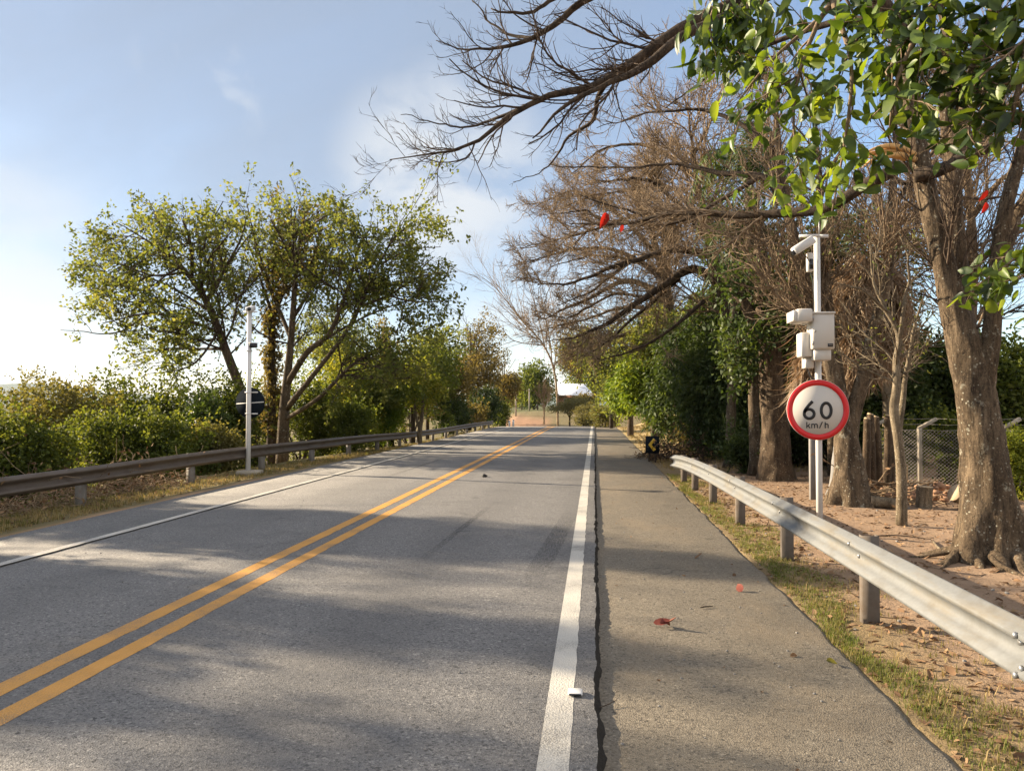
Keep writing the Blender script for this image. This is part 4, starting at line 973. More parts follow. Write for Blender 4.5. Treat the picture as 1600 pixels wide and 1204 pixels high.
# big creeper-covered mounds at far left
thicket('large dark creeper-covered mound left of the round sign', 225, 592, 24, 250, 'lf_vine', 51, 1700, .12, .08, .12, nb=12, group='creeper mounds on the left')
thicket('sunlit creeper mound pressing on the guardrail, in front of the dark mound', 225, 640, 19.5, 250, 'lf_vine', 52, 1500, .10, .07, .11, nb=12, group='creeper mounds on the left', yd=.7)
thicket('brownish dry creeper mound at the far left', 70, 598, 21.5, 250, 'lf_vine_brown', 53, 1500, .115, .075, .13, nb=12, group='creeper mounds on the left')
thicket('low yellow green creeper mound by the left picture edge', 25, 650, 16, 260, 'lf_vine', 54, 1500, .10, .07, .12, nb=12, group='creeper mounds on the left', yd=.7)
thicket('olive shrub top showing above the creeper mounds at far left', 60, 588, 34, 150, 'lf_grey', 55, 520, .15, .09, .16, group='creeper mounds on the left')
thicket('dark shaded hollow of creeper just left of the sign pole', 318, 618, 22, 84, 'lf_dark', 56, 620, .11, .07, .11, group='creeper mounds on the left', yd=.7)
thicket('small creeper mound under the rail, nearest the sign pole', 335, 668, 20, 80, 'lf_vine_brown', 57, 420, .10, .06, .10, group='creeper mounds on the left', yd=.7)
# dead stalks under the left rail
def brush(name, label, cx, cy, w, d, h, n, mat, seed, r0=.008, lens=(.5, 1.3)):
    rng = rng_(seed); base = np.array([cx, cy, float(tz(cx, cy))]); t_ = thing(name, label, 'brush pile', base)
    p0 = np.stack([cx + rng.uniform(-w, w, n), cy + rng.uniform(-d, d, n), np.zeros(n)], 1); p0[:, 2] = tz(p0[:, 0], p0[:, 1]) + rng.uniform(0, h, n) * rng.random(n)
    pts = np.empty((n, 6, 3)); pts[:, 0] = p0; dd = nrm(rng.normal(size=(n, 3)) * np.array([1, 1, .5])); ln = rng.uniform(*lens, n)[:, None] / 5
    for j in range(1, 6): dd = nrm(dd + rng.normal(0, .25, (n, 3)) + np.array([0, 0, -.05])); pts[:, j] = pts[:, j - 1] + dd * ln
    pts[..., 2] = np.maximum(pts[..., 2], tz(pts[..., 0], pts[..., 1]) + .01)
    mb = MB(); tubes(mb, pts, np.broadcast_to(np.linspace(r0, r0 * .4, 6), (n, 6)).copy(), 4); ob('stalks', mb.mesh('stalks', base, True), M[mat], t_)
    mb = MB(); leaves_on(mb, rng, pts, n * 3, .06, .11, .05); ob('dry_leaves', mb.mesh('dry_leaves', base), M['litter'], t_)
    return t_
brush('brush_pile', 'tangle of dry stalks under the left guardrail', -9.7, 14.6, .55, 2.4, .45, 260, 'twig_tan', 61)
brush('brush_pile', 'smaller tangle of dry stalks at the left picture edge below the rail', -9.8, 11.2, .5, 1.3, .5, 110, 'twig_tan', 62)
brush('brush_pile', 'heap of dark red brown dead branches behind the chevron sign', P(1062, 700, 25)[0], 25.5, 1.0, 1.3, .75, 330, 'bark_dark', 63, .012)
brush('brush_pile', 'grey sticks heaped by the trunk foot behind the speed sign', P(1385, 760, 14.6)[0], 14.8, .5, .4, .55, 60, 'twig_tan', 64, .014)

# ------------------------------------------------------------------ far centre
def bare_tree(name, label, base, stems, seed, levels, mat, group=None, sides=8, bark=None, lobes=None, cat='tree', **kw):
    return leafy_tree(name, label, base, stems, seed, levels, None, None, bark or mat, mat, group, sides, None, lobes, cat, **kw)
y_ = 84.; b_ = P(872, 640, y_); b_[2] = float(tz(b_[0], y_))
bare_tree('bare_tree', 'pale leafless tree arching left over the road crest', b_,
          [np.concatenate([[list(b_) + [.12]], pxs([(868, 590, y_, 0.110), (850, 540, y_, 0.088), (815, 500, y_, 0.066), (775, 450, y_, 0.039), (740, 425, y_, 0.011)])]),
           pxs([(852, 545, y_, 0.066), (840, 490, y_, 0.055), (825, 440, y_, 0.033), (815, 395, y_, 0.011)]), pxs([(850, 540, y_, 0.055), (800, 530, y_, 0.039), (770, 490, y_, 0.011)]),
           pxs([(866, 580, y_, 0.066), (870, 520, y_, 0.050), (860, 460, y_, 0.033), (845, 400, y_, 0.011)])], 71,
          [dict(n=60, t0=.25, t1=1, ang=.6, lenf=.35, K=6, up=.06), dict(n=300, t0=.15, t1=1, ang=.6, lenf=.45, K=5, up=.05), dict(n=900, t0=.15, t1=1, ang=.6, lenf=.55, K=4, up=.05, rr=.8)], 'twig_tan')
y_ = 92.; b_ = P(850, 652, y_); b_[2] = float(tz(b_[0], y_))
bare_tree('bare_shrub', 'small leafless pinkish tree at the edge of the red earth road', b_,
          [np.concatenate([[list(b_) + [.1]], pxs([(850, 635, y_, .09), (849, 618, y_, .05), (848, 604, y_, .02)])]), pxs([(850, 640, y_, .07), (844, 620, y_, .05), (840, 608, y_, .02)]), pxs([(850, 640, y_, .07), (857, 622, y_, .05), (862, 608, y_, .02)])], 72,
          [dict(n=40, t0=.2, t1=1, ang=.5, lenf=.5, K=5, up=.1), dict(n=260, t0=.15, t1=1, ang=.5, lenf=.5, K=4, up=.1, rr=.8), dict(n=700, t0=.15, t1=1, ang=.5, lenf=.6, K=4, up=.08, rr=.9)], 'twig_tan', cat='shrub')
crown_tree('feathery_tree', 'grey green feathery small tree at the road crest below the white roof', 890, 618, 650, 78, 74, 'lf_grey', 'bark_dark', 73, 420, 14, .2, .07, .22, flat=.3, trunk_r=.1)
crown_tree('feathery_tree', 'second feathery grey tree, lower and right of the first at the crest', 918, 634, 656, 72, 40, 'lf_grey', 'bark_dark', 74, 240, 14, .18, .06, .2, flat=.3, trunk_r=.08)
crown_tree('far_tree', 'yellow green tree left of the white-roofed house', 840, 560, 640, 135, 62, 'lf_mid', 'bark_dark', 75, 420, 12, .45, .28, .5)
crown_tree('far_tree', 'tall olive tree rising over the white-roofed house', 905, 528, 612, 170, 84, 'lf_olive', 'bark_dark', 76, 420, 12, .5, .3, .6)
crown_tree('far_tree', 'green tree right of the white roof behind the mango bush', 968, 540, 650, 110, 76, 'lf_mid', 'bark_dark', 77, 480, 12, .38, .24, .45)
crown_tree('far_tree', 'olive tree behind the hazy bare twigs, left of the yellow green mango', 955, 468, 640, 58, 130, 'lf_olive', 'bark_dark', 85, 620, 12, .24, .14, .3)
crown_tree('far_tree', 'brown olive tree under the dark arching limb, above the white roof', 905, 505, 598, 66, 90, 'lf_brown', 'bark_dark', 86, 380, 12, .26, .15, .32, lean=3.2, trunk_r=.1)
crown_tree('far_tree', 'row tree with pale trunk on the bank left of the utility pole', 815, 590, 640, 140, 40, 'lf_olive', 'bark_pale', 78, 260, 12, .45, .28, .5)
crown_tree('far_tree', 'dark bushy tree behind the utility pole', 835, 606, 642, 150, 44, 'lf_dark', 'bark_dark', 79, 260, 12, .5, .3, .5)
crown_tree('far_tree', 'dense green tree filling the gap behind the house at right', 930, 560, 640, 185, 90, 'lf_mid', 'bark_dark', 80, 320, 12, .6, .36, .6)
crown_tree('far_tree', 'wide pale green tree far left behind the utility poles', 790, 585, 640, 200, 70, 'lf_olive', 'bark_dark', 81, 280, 12, .65, .4, .7)
thicket('dry golden grass bush at the right of the crest', 945, 636, 62, 46, 'lf_vine_brown', 82, 260, .2, .06, .18, group='bushes at the road crest')
thicket('dark low bush on the crest beside the edge line', 915, 646, 70, 40, 'lf_grey', 83, 200, .18, .08, .18, group='bushes at the road crest')
thicket('orange brown bush in front of the house wall', 916, 618, 120, 30, 'lf_brown', 84, 160, .35, .2, .3, group='bushes at the road crest')

# ------------------------------------------------------------------ right side: evergreens along the verge
def mango(label, px, ytop, ybot, Y, wpx, seed, n_cl, mats='lf_dark', L=.2, W=.05, nb=10, per=12, csize=.17, trunk_r=.2, lean=0, group='evergreen trees on the right bank'):
    return crown_tree('evergreen_tree', label, px, ytop, ybot, Y, wpx, mats, 'bark_brown', seed, n_cl, per, L, W, csize, group, lean, nb, None, .45, .7, 'diamond', trunk_r, .75, 70)
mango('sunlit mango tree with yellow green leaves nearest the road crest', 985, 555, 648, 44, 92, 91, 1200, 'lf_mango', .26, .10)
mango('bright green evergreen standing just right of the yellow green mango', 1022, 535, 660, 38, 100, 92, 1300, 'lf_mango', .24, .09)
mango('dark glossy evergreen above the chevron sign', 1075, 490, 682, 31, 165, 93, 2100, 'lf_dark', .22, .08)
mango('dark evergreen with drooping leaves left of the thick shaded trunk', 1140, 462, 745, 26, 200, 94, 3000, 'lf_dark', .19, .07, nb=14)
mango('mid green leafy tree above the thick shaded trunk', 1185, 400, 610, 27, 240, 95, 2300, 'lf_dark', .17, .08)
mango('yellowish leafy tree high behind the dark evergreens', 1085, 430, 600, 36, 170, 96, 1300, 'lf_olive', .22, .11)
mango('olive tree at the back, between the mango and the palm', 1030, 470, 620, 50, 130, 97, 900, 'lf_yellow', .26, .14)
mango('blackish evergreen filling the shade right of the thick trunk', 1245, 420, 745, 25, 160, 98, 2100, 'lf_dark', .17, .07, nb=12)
thicket('dry grassy bush on the bank under the mango', 1030, 652, 40, 50, 'lf_vine_brown', 101, 260, .16, .05, .15, group='bushes on the right bank')
thicket('small dark glossy bush under the drooping evergreen, behind the rail', 1165, 685, 20.5, 66, 'lf_dark', 102, 340, .15, .045, .1, group='bushes on the right bank')
thicket('brown-leaved bush at the left foot of the drooping evergreen', 1095, 665, 27, 80, 'lf_brown', 103, 340, .14, .06, .13, group='bushes on the right bank')
thicket('dark leafy undergrowth right at the foot of the thick trunk', 1180, 640, 24, 90, 'lf_dark', 104, 520, .16, .06, .13, group='bushes on the right bank')
# thick shaded trunk
def butt(base_z, k=5, amt=.5, h=.35, seed=0):
    r = rng_(seed); ph = r.uniform(0, 6.28, 3)
    def f(pts, th):
        hgt = np.maximum(pts[:, 2] - base_z, 0)[:, None]
        e = np.exp(-hgt / h)
        return 1 + amt * e * (.55 + .6 * np.cos(k * th + ph[0])[None] * np.cos(th * 2 + ph[1])[None]) + .05 * np.sin(3 * th + hgt * 4 + ph[2]) + .03 * np.sin(7 * th - hgt * 9) + .022 * np.sin(11 * th + 3 * np.sin(hgt * 7)) * np.sin(hgt * 13 + 2 * th) + .015 * np.sin(17 * th + hgt * 21)
    return f
y_ = 18.8; b_ = P(1212, 742, y_); b_[2] = float(tz(b_[0], y_)) - .15
leafy_tree('thick_tree', 'thick shaded trunk behind the rail, left of the 60 sign, with high green crown', b_,
           [np.concatenate([[list(b_) + [.40]], pxs([(1212, 690, y_, .33), (1206, 600, y_, .28), (1200, 520, y_, .25), (1190, 420, y_, .18), (1185, 340, y_, .1)])]), pxs([(1203, 540, y_, .2), (1235, 470, y_ + .5, .14), (1262, 400, y_ + 1, .06)]), pxs([(1202, 540, y_, .18), (1165, 480, y_ - .3, .13), (1130, 430, y_, .05)])], 111,
           [dict(n=50, t0=.35, t1=1, ang=.8, lenf=.3, K=6, up=.03), dict(n=300, t0=.2, t1=1, ang=.7, lenf=.45, K=5), dict(n=1000, t0=.2, t1=1, ang=.7, lenf=.5, K=4, minlen=.25)],
           dict(n=7000, spread=.12, L=.16, W=.08), 'lf_dark', 'bark_brown', sides=16, lobes=butt(b_[2] + .1, 5, .35, .3, 4))

# ------------------------------------------------------------------ right side: bare crowns over the road
# tree behind the sign: pale trunks, long dark limbs reaching left
y4 = 14.3; b4 = P(1328, 778, y4); b4[2] = float(tz(b4[0], y4)) - .1
st4 = [np.concatenate([[list(b4) + [.32]], pxs([(1326, 720, y4, .235), (1316, 650, y4, .16), (1296, 560, y4, .12), (1268, 470, y4 + .2, .105), (1245, 390, y4 + .4, .10), (1225, 310, y4 + .6, .085), (1212, 230, y4 + .6, .06), (1205, 120, y4 + .6, .03)])]),
       pxs([(1324, 690, y4, .17), (1334, 640, y4, .14), (1352, 570, y4 - .1, .115), (1374, 480, y4 - .2, .10), (1388, 400, y4 - .2, .09), (1395, 300, y4, .07), (1400, 180, y4, .04), (1410, 60, y4, .02)]),
       pxs([(1316, 640, y4, .11), (1306, 560, y4 + .2, .095), (1290, 450, y4 + .3, .09), (1282, 370, y4 + .3, .075), (1280, 280, y4 + .3, .05), (1270, 160, y4 + .3, .03)]),
       pxs([(1400, 265, 12, .1), (1350, 290, 12.2, .1), (1290, 325, 12.6, .085), (1225, 333, 13, .075), (1150, 335, 13.4, .06), (1050, 335, 14, .045), (970, 345, 14.5, .03), (890, 350, 15, .012)]),
       pxs([(1228, 322, y4 + .6, .08), (1190, 275, 15, .065), (1120, 270, 15.4, .05), (1050, 255, 15.8, .035), (960, 265, 16.2, .02), (860, 255, 16.5, .01)]),
       pxs([(1190, 275, 15, .05), (1120, 315, 15.2, .04), (1050, 350, 15.5, .03), (980, 330, 15.8, .02), (900, 300, 16, .01)]),
       pxs([(1215, 240, y4 + .6, .06), (1150, 190, 15.4, .045), (1080, 170, 15.8, .03), (1000, 180, 16.2, .018), (930, 200, 16.4, .008)]),
       pxs([(1205, 130, y4 + .6, .04), (1150, 80, 15.4, .035), (1080, 50, 15.8, .02), (1010, 60, 16.2, .01)]),
       pxs([(1280, 290, y4 + .3, .04), (1320, 220, 14.8, .03), (1340, 120, 15, .015)]),
       pxs([(1392, 330, y4, .05), (1440, 260, 14.6, .04), (1500, 190, 15, .025), (1560, 130, 15.4, .012)]),
       pxs([(1396, 280, y4, .045), (1460, 300, 15, .035), (1540, 310, 15.6, .025), (1620, 300, 16, .012)])]
bare_tree('bare_tree', 'forked lichen-barked tree behind the 60 sign with leafless dark limbs reaching over the road', b4, st4, 121,
          [dict(n=190, t0=.3, t1=1, ang=.7, lenf=.26, K=7, up=.05, wob=.16), dict(n=1500, t0=.1, t1=1, ang=.65, lenf=.55, K=7, up=.07, wob=.2, rr=.7, rmin=.007), dict(n=4600, t0=.1, t1=1, ang=.65, lenf=.6, K=6, up=.06, wob=.28, rr=.8, minlen=.25, rmin=.004)], 'twig', sides=14, bark='bark_grey', lobes=butt(b4[2] + .1, 5, .55, .35, 5), trunk_n=3, limb='bark_dark', wig=.03)
# further bare tree: tan haze of twigs
y5 = 25.0; b5 = P(1160, 720, y5); b5[2] = float(tz(b5[0], y5)) - .1
st5 = [np.concatenate([[list(b5) + [.3]], pxs([(1150, 600, y5, .24), (1140, 500, y5, .2), (1120, 420, y5, .16), (1100, 330, y5, .1), (1080, 230, y5, .05), (1070, 150, y5, .02)])]),
       pxs([(1130, 450, y5, .16), (1085, 420, y5, .14), (1030, 450, y5 - .5, .11), (970, 490, y5 - .8, .08), (920, 520, y5 - 1, .05), (875, 530, y5 - 1, .02)]),
       pxs([(1110, 400, y5, .13), (1050, 390, y5 - 1, .1), (980, 410, y5 - 1.5, .07), (900, 440, y5 - 1.8, .04), (840, 450, y5 - 2, .015)]),
       pxs([(1105, 350, y5, .11), (1030, 330, y5 + .8, .08), (950, 350, y5 + 1, .05), (880, 370, y5 + 1.2, .03), (820, 385, y5 + 1.2, .012)]),
       pxs([(1090, 280, y5, .08), (1020, 230, y5 + .5, .06), (950, 230, y5 + 1, .04), (890, 270, y5 + 1.2, .015)]),
       pxs([(1085, 240, y5, .06), (1120, 170, y5, .04), (1150, 100, y5, .02)]),
       pxs([(1110, 380, y5, .09), (1060, 320, y5 - 2, .07), (1000, 280, y5 - 3, .045), (930, 290, y5 - 3.4, .02)]),
       pxs([(1040, 445, y5 - .5, .08), (1000, 410, y5 + 1, .06), (930, 400, y5 + 1.5, .035), (860, 415, y5 + 2, .015)]),
       pxs([(1060, 435, y5, .08), (1010, 480, y5 + 1, .06), (950, 530, y5 + 1.2, .035), (900, 560, y5 + 1.2, .012)]), pxs([(980, 410, y5 - 1.5, .05), (930, 450, y5 - 1, .035), (870, 480, y5 - .8, .012)]),
       pxs([(1100, 470, y5, .07), (1040, 520, y5 - .6, .05), (980, 550, y5 - .8, .03), (930, 560, y5 - 1, .012)]), pxs([(1010, 465, y5 - .6, .06), (960, 460, y5 + 1, .045), (900, 490, y5 + 1.4, .028), (850, 500, y5 + 1.4, .012)]),
       pxs([(950, 350, y5 + 1, .045), (910, 330, y5, .03), (850, 335, y5 - .5, .012)]), pxs([(1100, 340, y5, .08), (1040, 290, y5 + 2, .05), (960, 300, y5 + 2.6, .03), (880, 320, y5 + 3, .012)]),
       pxs([(1120, 420, y5, .1), (1170, 350, y5 + .5, .07), (1200, 250, y5 + .6, .04), (1220, 160, y5 + .6, .015)])]
tan_lv = [dict(n=200, t0=.25, t1=1, ang=.7, lenf=.28, K=7, up=.04, wob=.16), dict(n=2000, t0=.1, t1=1, ang=.65, lenf=.58, K=7, up=.06, wob=.22, rr=.75, rmin=.012), dict(n=8500, t0=.1, t1=1, ang=.65, lenf=.62, K=6, up=.05, wob=.3, rr=.85, minlen=.4, rmin=.007)]
bare_tree('bare_tree', 'wide leafless tree whose tan twigs fill the middle over the far road', b5, st5, 122, tan_lv, 'twig_tan', bark='bark_brown', trunk_n=1, limb='bark_dark', wig=.05)
y6 = 38.0; b6 = P(1085, 690, y6); b6[2] = float(tz(b6[0], y6)) - .1
def shift(rows, dx, dy, Y, k): return pxs([(px + dx, py + dy, Y, r_ * k) for px, py, r_ in rows])
st6 = [np.concatenate([[list(b6) + [.34]], pxs([(1060, 560, y6, .26), (1040, 450, y6, .2), (1020, 360, y6, .12), (1000, 280, y6, .03)])]),
       pxs([(1040, 460, y6, .17), (980, 440, y6, .13), (910, 470, y6, .08), (850, 500, y6, .03)]), pxs([(1035, 430, y6, .15), (960, 390, y6 + 1, .1), (890, 390, y6 + 1, .06), (820, 410, y6 + 1, .02)]),
       pxs([(1030, 400, y6, .13), (960, 330, y6 - 1, .09), (900, 300, y6 - 1, .05), (840, 320, y6 - 1, .02)]), pxs([(1050, 520, y6, .14), (985, 520, y6 - 1, .1), (930, 540, y6 - 1, .05), (880, 560, y6 - 1, .02)]),
       pxs([(1030, 400, y6, .13), (1080, 320, y6, .09), (1110, 240, y6, .03)]),
       pxs([(1045, 490, y6, .13), (980, 480, y6 + 1.5, .09), (910, 500, y6 + 2, .05), (840, 520, y6 + 2, .02)]), pxs([(980, 440, y6, .09), (930, 430, y6 + 1, .06), (870, 450, y6 + 1, .02)])]
bare_tree('bare_tree', 'hazy leafless tree furthest along the right verge, behind the tan twigs', b6, st6, 123, [dict(tan_lv[0], n=150), dict(tan_lv[1], n=2000, rmin=.010), dict(tan_lv[2], n=10500, minlen=.4, rmin=.011)], 'twig_tan', bark='bark_brown', wig=.05)

# the near big trunk at right, with limbs over the top of the picture
y3 = 9.4; b3 = P(1548, 852, y3); b3[2] = float(tz(b3[0], y3)) - .12
st3 = [np.concatenate([[list(b3) + [.35]], pxs([(1545, 800, y3, .28), (1535, 700, y3, .235), (1522, 620, y3, .205), (1505, 540, y3, .175), (1478, 440, y3, .128), (1455, 330, y3, .115), (1432, 220, y3, .10), (1420, 110, y3, .105), (1412, 20, y3, .09), (1400, -90, y3, .06)])]),
       pxs([(1518, 560, y3, .15), (1500, 480, y3 + .25, .13), (1492, 380, y3 + .35, .12), (1490, 260, y3 + .4, .11), (1500, 190, y3 + .4, .11), (1530, 100, y3 + .4, .08), (1560, 0, y3 + .4, .05)]),
       pxs([(1490, 260, y3 + .4, .10), (1480, 190, y3 + .5, .085), (1475, 100, y3 + .6, .06), (1470, -20, y3 + .6, .04)]),
       pxs([(1530, 610, y3, .15), (1548, 530, y3 - .1, .10), (1556, 430, y3 - .2, .085), (1570, 340, y3 - .2, .078), (1598, 240, y3 - .2, .065), (1640, 120, y3 - .2, .05)]),
       pxs([(1556, 440, y3 - .2, .08), (1580, 360, y3, .07), (1610, 300, y3, .06), (1660, 240, y3, .04)]),
       pxs([(1430, 275, y3 - .1, .085), (1470, 265, y3 - .25, .075), (1510, 245, y3 - .35, .06), (1555, 225, y3 - .45, .045)]),
       pxs([(1416, 60, y3, .10), (1340, -30, 9.2, .10), (1240, -30, 9.0, .095), (1150, 5, 8.9, .085), (1060, 48, 8.8, .075), (990, 98, 8.7, .06), (930, 135, 8.6, .05), (860, 150, 8.5, .038), (790, 185, 8.4, .028), (740, 220, 8.3, .020), (690, 240, 8.2, .012), (610, 245, 8.2, .005)]),
       pxs([(1240, -30, 9.0, .07), (1150, 20, 8.6, .065), (1060, 60, 8.4, .055), (1000, 110, 8.3, .045), (945, 130, 8.2, .03), (880, 165, 8.1, .02), (830, 215, 8.1, .008)]),
       pxs([(1300, -60, 9.1, .08), (1150, -90, 9.4, .075), (1010, -40, 9.6, .065), (915, 0, 9.6, .05), (860, 45, 9.6, .038), (800, 72, 9.6, .026), (740, 78, 9.6, .014), (680, 60, 9.6, .005)]),
       pxs([(860, 148, 8.5, .03), (800, 175, 8.8, .022), (740, 195, 9, .014), (690, 195, 9, .009), (630, 180, 9, .004)]),
       pxs([(960, 112, 8.6, .035), (935, 150, 8.9, .03), (925, 190, 9.1, .024), (880, 220, 9.3, .016), (850, 265, 9.5, .008), (800, 285, 9.6, .004)]),
       pxs([(840, 60, 9.6, .025), (800, 55, 9.9, .02), (760, 30, 10.1, .012), (735, -10, 10.2, .006)]),
       pxs([(960, -10, 9.6, .04), (890, -10, 9.2, .03), (820, 20, 9, .02), (770, 15, 9, .008)]),
       pxs([(1416, 60, y3, .07), (1330, 30, 9.8, .05), (1220, 60, 10.4, .035), (1120, 110, 10.8, .02), (1040, 170, 11, .008)])]
t3, br3 = bare_tree('big_tree', 'big lichen-spotted trunk at right with exposed roots, forking into tall limbs', b3, st3, 131,
          [dict(n=190, t0=.35, t1=1, ang=.55, lenf=.17, K=8, up=.09, wob=.14, rr=.5), dict(n=900, t0=.1, t1=1, ang=.55, lenf=.45, K=6, up=.10, wob=.16, rr=.6), dict(n=2000, t0=.1, t1=1, ang=.6, lenf=.5, K=5, up=.08, wob=.2, rr=.75, minlen=.08)], 'twig_dark', sides=20, bark='bark_grey', lobes=butt(b3[2] + .12, 5, .55, .38, 3), trunk_n=5, limb='bark_dark', wig=.02)
# surface roots and torn wood of the big tree
rg = rng_(9); mb = MB()
for az, ln, r0 in ((200, 1.1, .10), (245, .75, .12), (285, .8, .13), (330, 1.2, .12), (20, 1.0, .11), (160, .9, .09), (225, .6, .09), (262, 1.3, .05), (212, 1.6, .045), (300, 1.5, .05), (185, 1.5, .04)):
    a_ = R(az); d_ = np.array([math.cos(a_), math.sin(a_)]); rows = []
    for k_, t_ in enumerate(np.linspace(0, 1, 6)):
        xy = np.array([b3[0], b3[1]]) + d_ * (.26 + ln * t_) + np.array([-d_[1], d_[0]]) * .12 * math.sin(t_ * 5 + az); zz = float(tz(xy[0], xy[1]))
        rows.append((xy[0], xy[1], zz + .16 * (1 - t_) ** 2.2 - .035 - .07 * t_, r0 * .75 * (1 - .72 * t_)))
    mb.tube(*stem(rows, 16), 9)
ob('roots', mb.mesh('roots', b3, True), M['bark_grey'], t3)
mb = MB()
for k_ in range(7):
    o_ = rg.normal(0, .03, 3)
    mb.tube(*stem([tuple(P(1428, 246, y3 - .08) + o_ * .6) + (.035,), tuple(P(1400, 236, y3 - .15) + o_) + (.034,), tuple(P(1372, 238, y3 - .2) + o_ * 1.3) + (.022,), tuple(P(1340 + rg.uniform(-8, 18), 247 + rg.uniform(-8, 10), y3 - .25) + o_ * 1.5) + (.004,)], 10), 6)
ob('torn_stub', mb.mesh('torn_stub', b3, True), M['wood_cut'], t3)

# slender sapling
ys_ = 11.9; bs = P(1408, 806, ys_); bs[2] = float(tz(bs[0], ys_)) - .05
leafy_tree('sapling', 'slender pale sapling standing in the yard between the two big trunks', bs,
           [np.concatenate([[list(bs) + [.085]], pxs([(1409, 760, ys_, .075), (1404, 690, ys_, .07), (1397, 640, ys_, .068), (1402, 600, ys_, .06), (1400, 560, ys_, .05), (1405, 525, ys_, .045), (1384, 480, ys_, .03), (1366, 440, ys_, .02), (1362, 380, ys_, .008)])]),
            pxs([(1404, 680, ys_, .05), (1408, 640, ys_ + .1, .045), (1415, 590, ys_ + .15, .035), (1422, 550, ys_ + .15, .03), (1432, 500, ys_ + .1, .02), (1446, 450, ys_, .008)]),
            pxs([(1405, 530, ys_, .035), (1412, 480, ys_ - .1, .028), (1420, 430, ys_ - .1, .02), (1408, 370, ys_ - .1, .008)]),
            pxs([(1390, 490, ys_, .025), (1350, 455, ys_ - .2, .018), (1310, 440, ys_ - .3, .008)])], 141,
           [dict(n=40, t0=.4, t1=1, ang=.7, lenf=.3, K=6, up=.08, wob=.2), dict(n=160, t0=.1, t1=1, ang=.7, lenf=.5, K=5, up=.06, wob=.2), dict(n=300, t0=.1, t1=1, ang=.7, lenf=.5, K=4, minlen=.1)],
           dict(n=130, spread=.04, L=.08, W=.03), 'lf_olive', 'bark_pale', 'bark_pale', sides=10)

# ------------------------------------------------------------------ palms
def frond(mb, rng, pts, n, L, W, droop, lift=.3, hang=0.0):
    """leaflets along a rachis"""
    p = resample(pts, n); T = nrm(np.gradient(p, axis=0)); side = nrm(np.cross(T, [0, 0, 1.0])); t = np.linspace(0, 1, n)
    env = np.sin(np.pi * np.clip(t * .93 + .07, 0, 1)) ** .6
    for sgn in (-1, 1):
        d = nrm(side * sgn + T * .55 + np.array([0, 0, -droop]) + rng.normal(0, .12 + hang, (n, 3)))
        leaf_mesh(mb, rng, p, d, nrm(np.cross(d, T) * sgn + rng.normal(0, .2, (n, 3))), L * env * rng.uniform(.8, 1.15, n), W, 'lance', .1)
    return p
def palm(name, label, base, top, fronds, seed, mat, L, W, n=46, droop=.5, r=.13, bark='bark_grey', dead=None):
    rng = rng_(seed); base = np.asarray(base, float); top = np.asarray(top, float); t_ = thing(name, label, 'palm', base)
    mb = MB(); k = np.linspace(0, 1, 22)[:, None]; pts = base * (1 - k) + top * k; rad = r * (1 + .06 * np.sin(np.arange(22) * 2.9)) * np.linspace(1.1, .8, 22); rad[0] *= 1.5
    mb.tube(pts, rad, 12); ob('trunk', mb.mesh('trunk', base, True), M[bark], t_)
    for f in fronds:
        mb = MB(); p = frond(mb, rng, f, n, L, W, droop); me_ = MB()
        me_.tube(p, np.linspace(.022, .005, len(p)), 5, tint=.2); 
        mb.add(np.concatenate(me_.V), [np.concatenate(v) for v in me_.F.values()][:1], .3)
        ob('frond', mb.mesh('frond', base), M[mat], t_)
    if dead:
        for f in dead:
            mb = MB(); p = frond(mb, rng, f, 240, .75, .04, 1.2, hang=.25)
            leaf_mesh(mb, rng, np.repeat(p, 6, 0) + rng.normal(0, .10, (len(p) * 6, 3)), nrm(rng.normal(0, .3, (len(p) * 6, 3)) + np.array([0, 0, -1.0])), rng.normal(size=(len(p) * 6, 3)), .5, .03, 'lance', .1)
            ob('dead_frond', mb.mesh('dead_frond', base), M['thatch'], t_)
    return t_
yp = 20.0; bp = P(1180, 742, yp); bp[2] = float(tz(bp[0], yp)); tp = P(1170, 270, yp)
def arch(c, dx, dy, up, drop): return [tuple(c), tuple(c + np.array([dx * .3, dy * .3, up])), tuple(c + np.array([dx * .7, dy * .7, up * .8])), tuple(c + np.array([dx, dy, -drop]))]
fr = [arch(tp, *v) for v in ((-1.6, -.4, .5, .9), (-1.1, .7, .8, .4), (1.5, .3, .6, .8), (.7, -1, .9, .5), (-.6, -1.3, .3, 1.7), (1.0, 1.1, .4, 1.3), (-1.4, .2, .1, 2.0), (.2, 1.4, .9, .4), (.1, -.5, 1.2, -.6))]
palm('palm_tree', 'green palm with drooping fronds among the bare twigs left of the camera pole', bp, tp, fr, 151, 'lf_palm', .55, .035, 50, .55)
yq = 22.0; bq = P(1140, 735, yq); bq[2] = float(tz(bq[0], yq)); tq = P(1150, 385, yq)
fr = [arch(tq, *v) for v in ((-.9, -.5, .5, 1.5), (1.1, -.3, .5, 1.4), (-.4, -1.1, .5, 1.9), (.5, .9, .8, .6), (-1.0, .6, .7, .9), (.3, -.9, .4, 2.0))]
palm('palm_tree', 'lower palm with dark hanging fronds above the dark evergreens', bq, tq, fr, 152, 'lf_palm', .6, .04, 50, .8)
yr = 15.6; bq = P(1304, 765, yr); bq[2] = float(tz(bq[0], yr)); tq = P(1340, 400, yr)
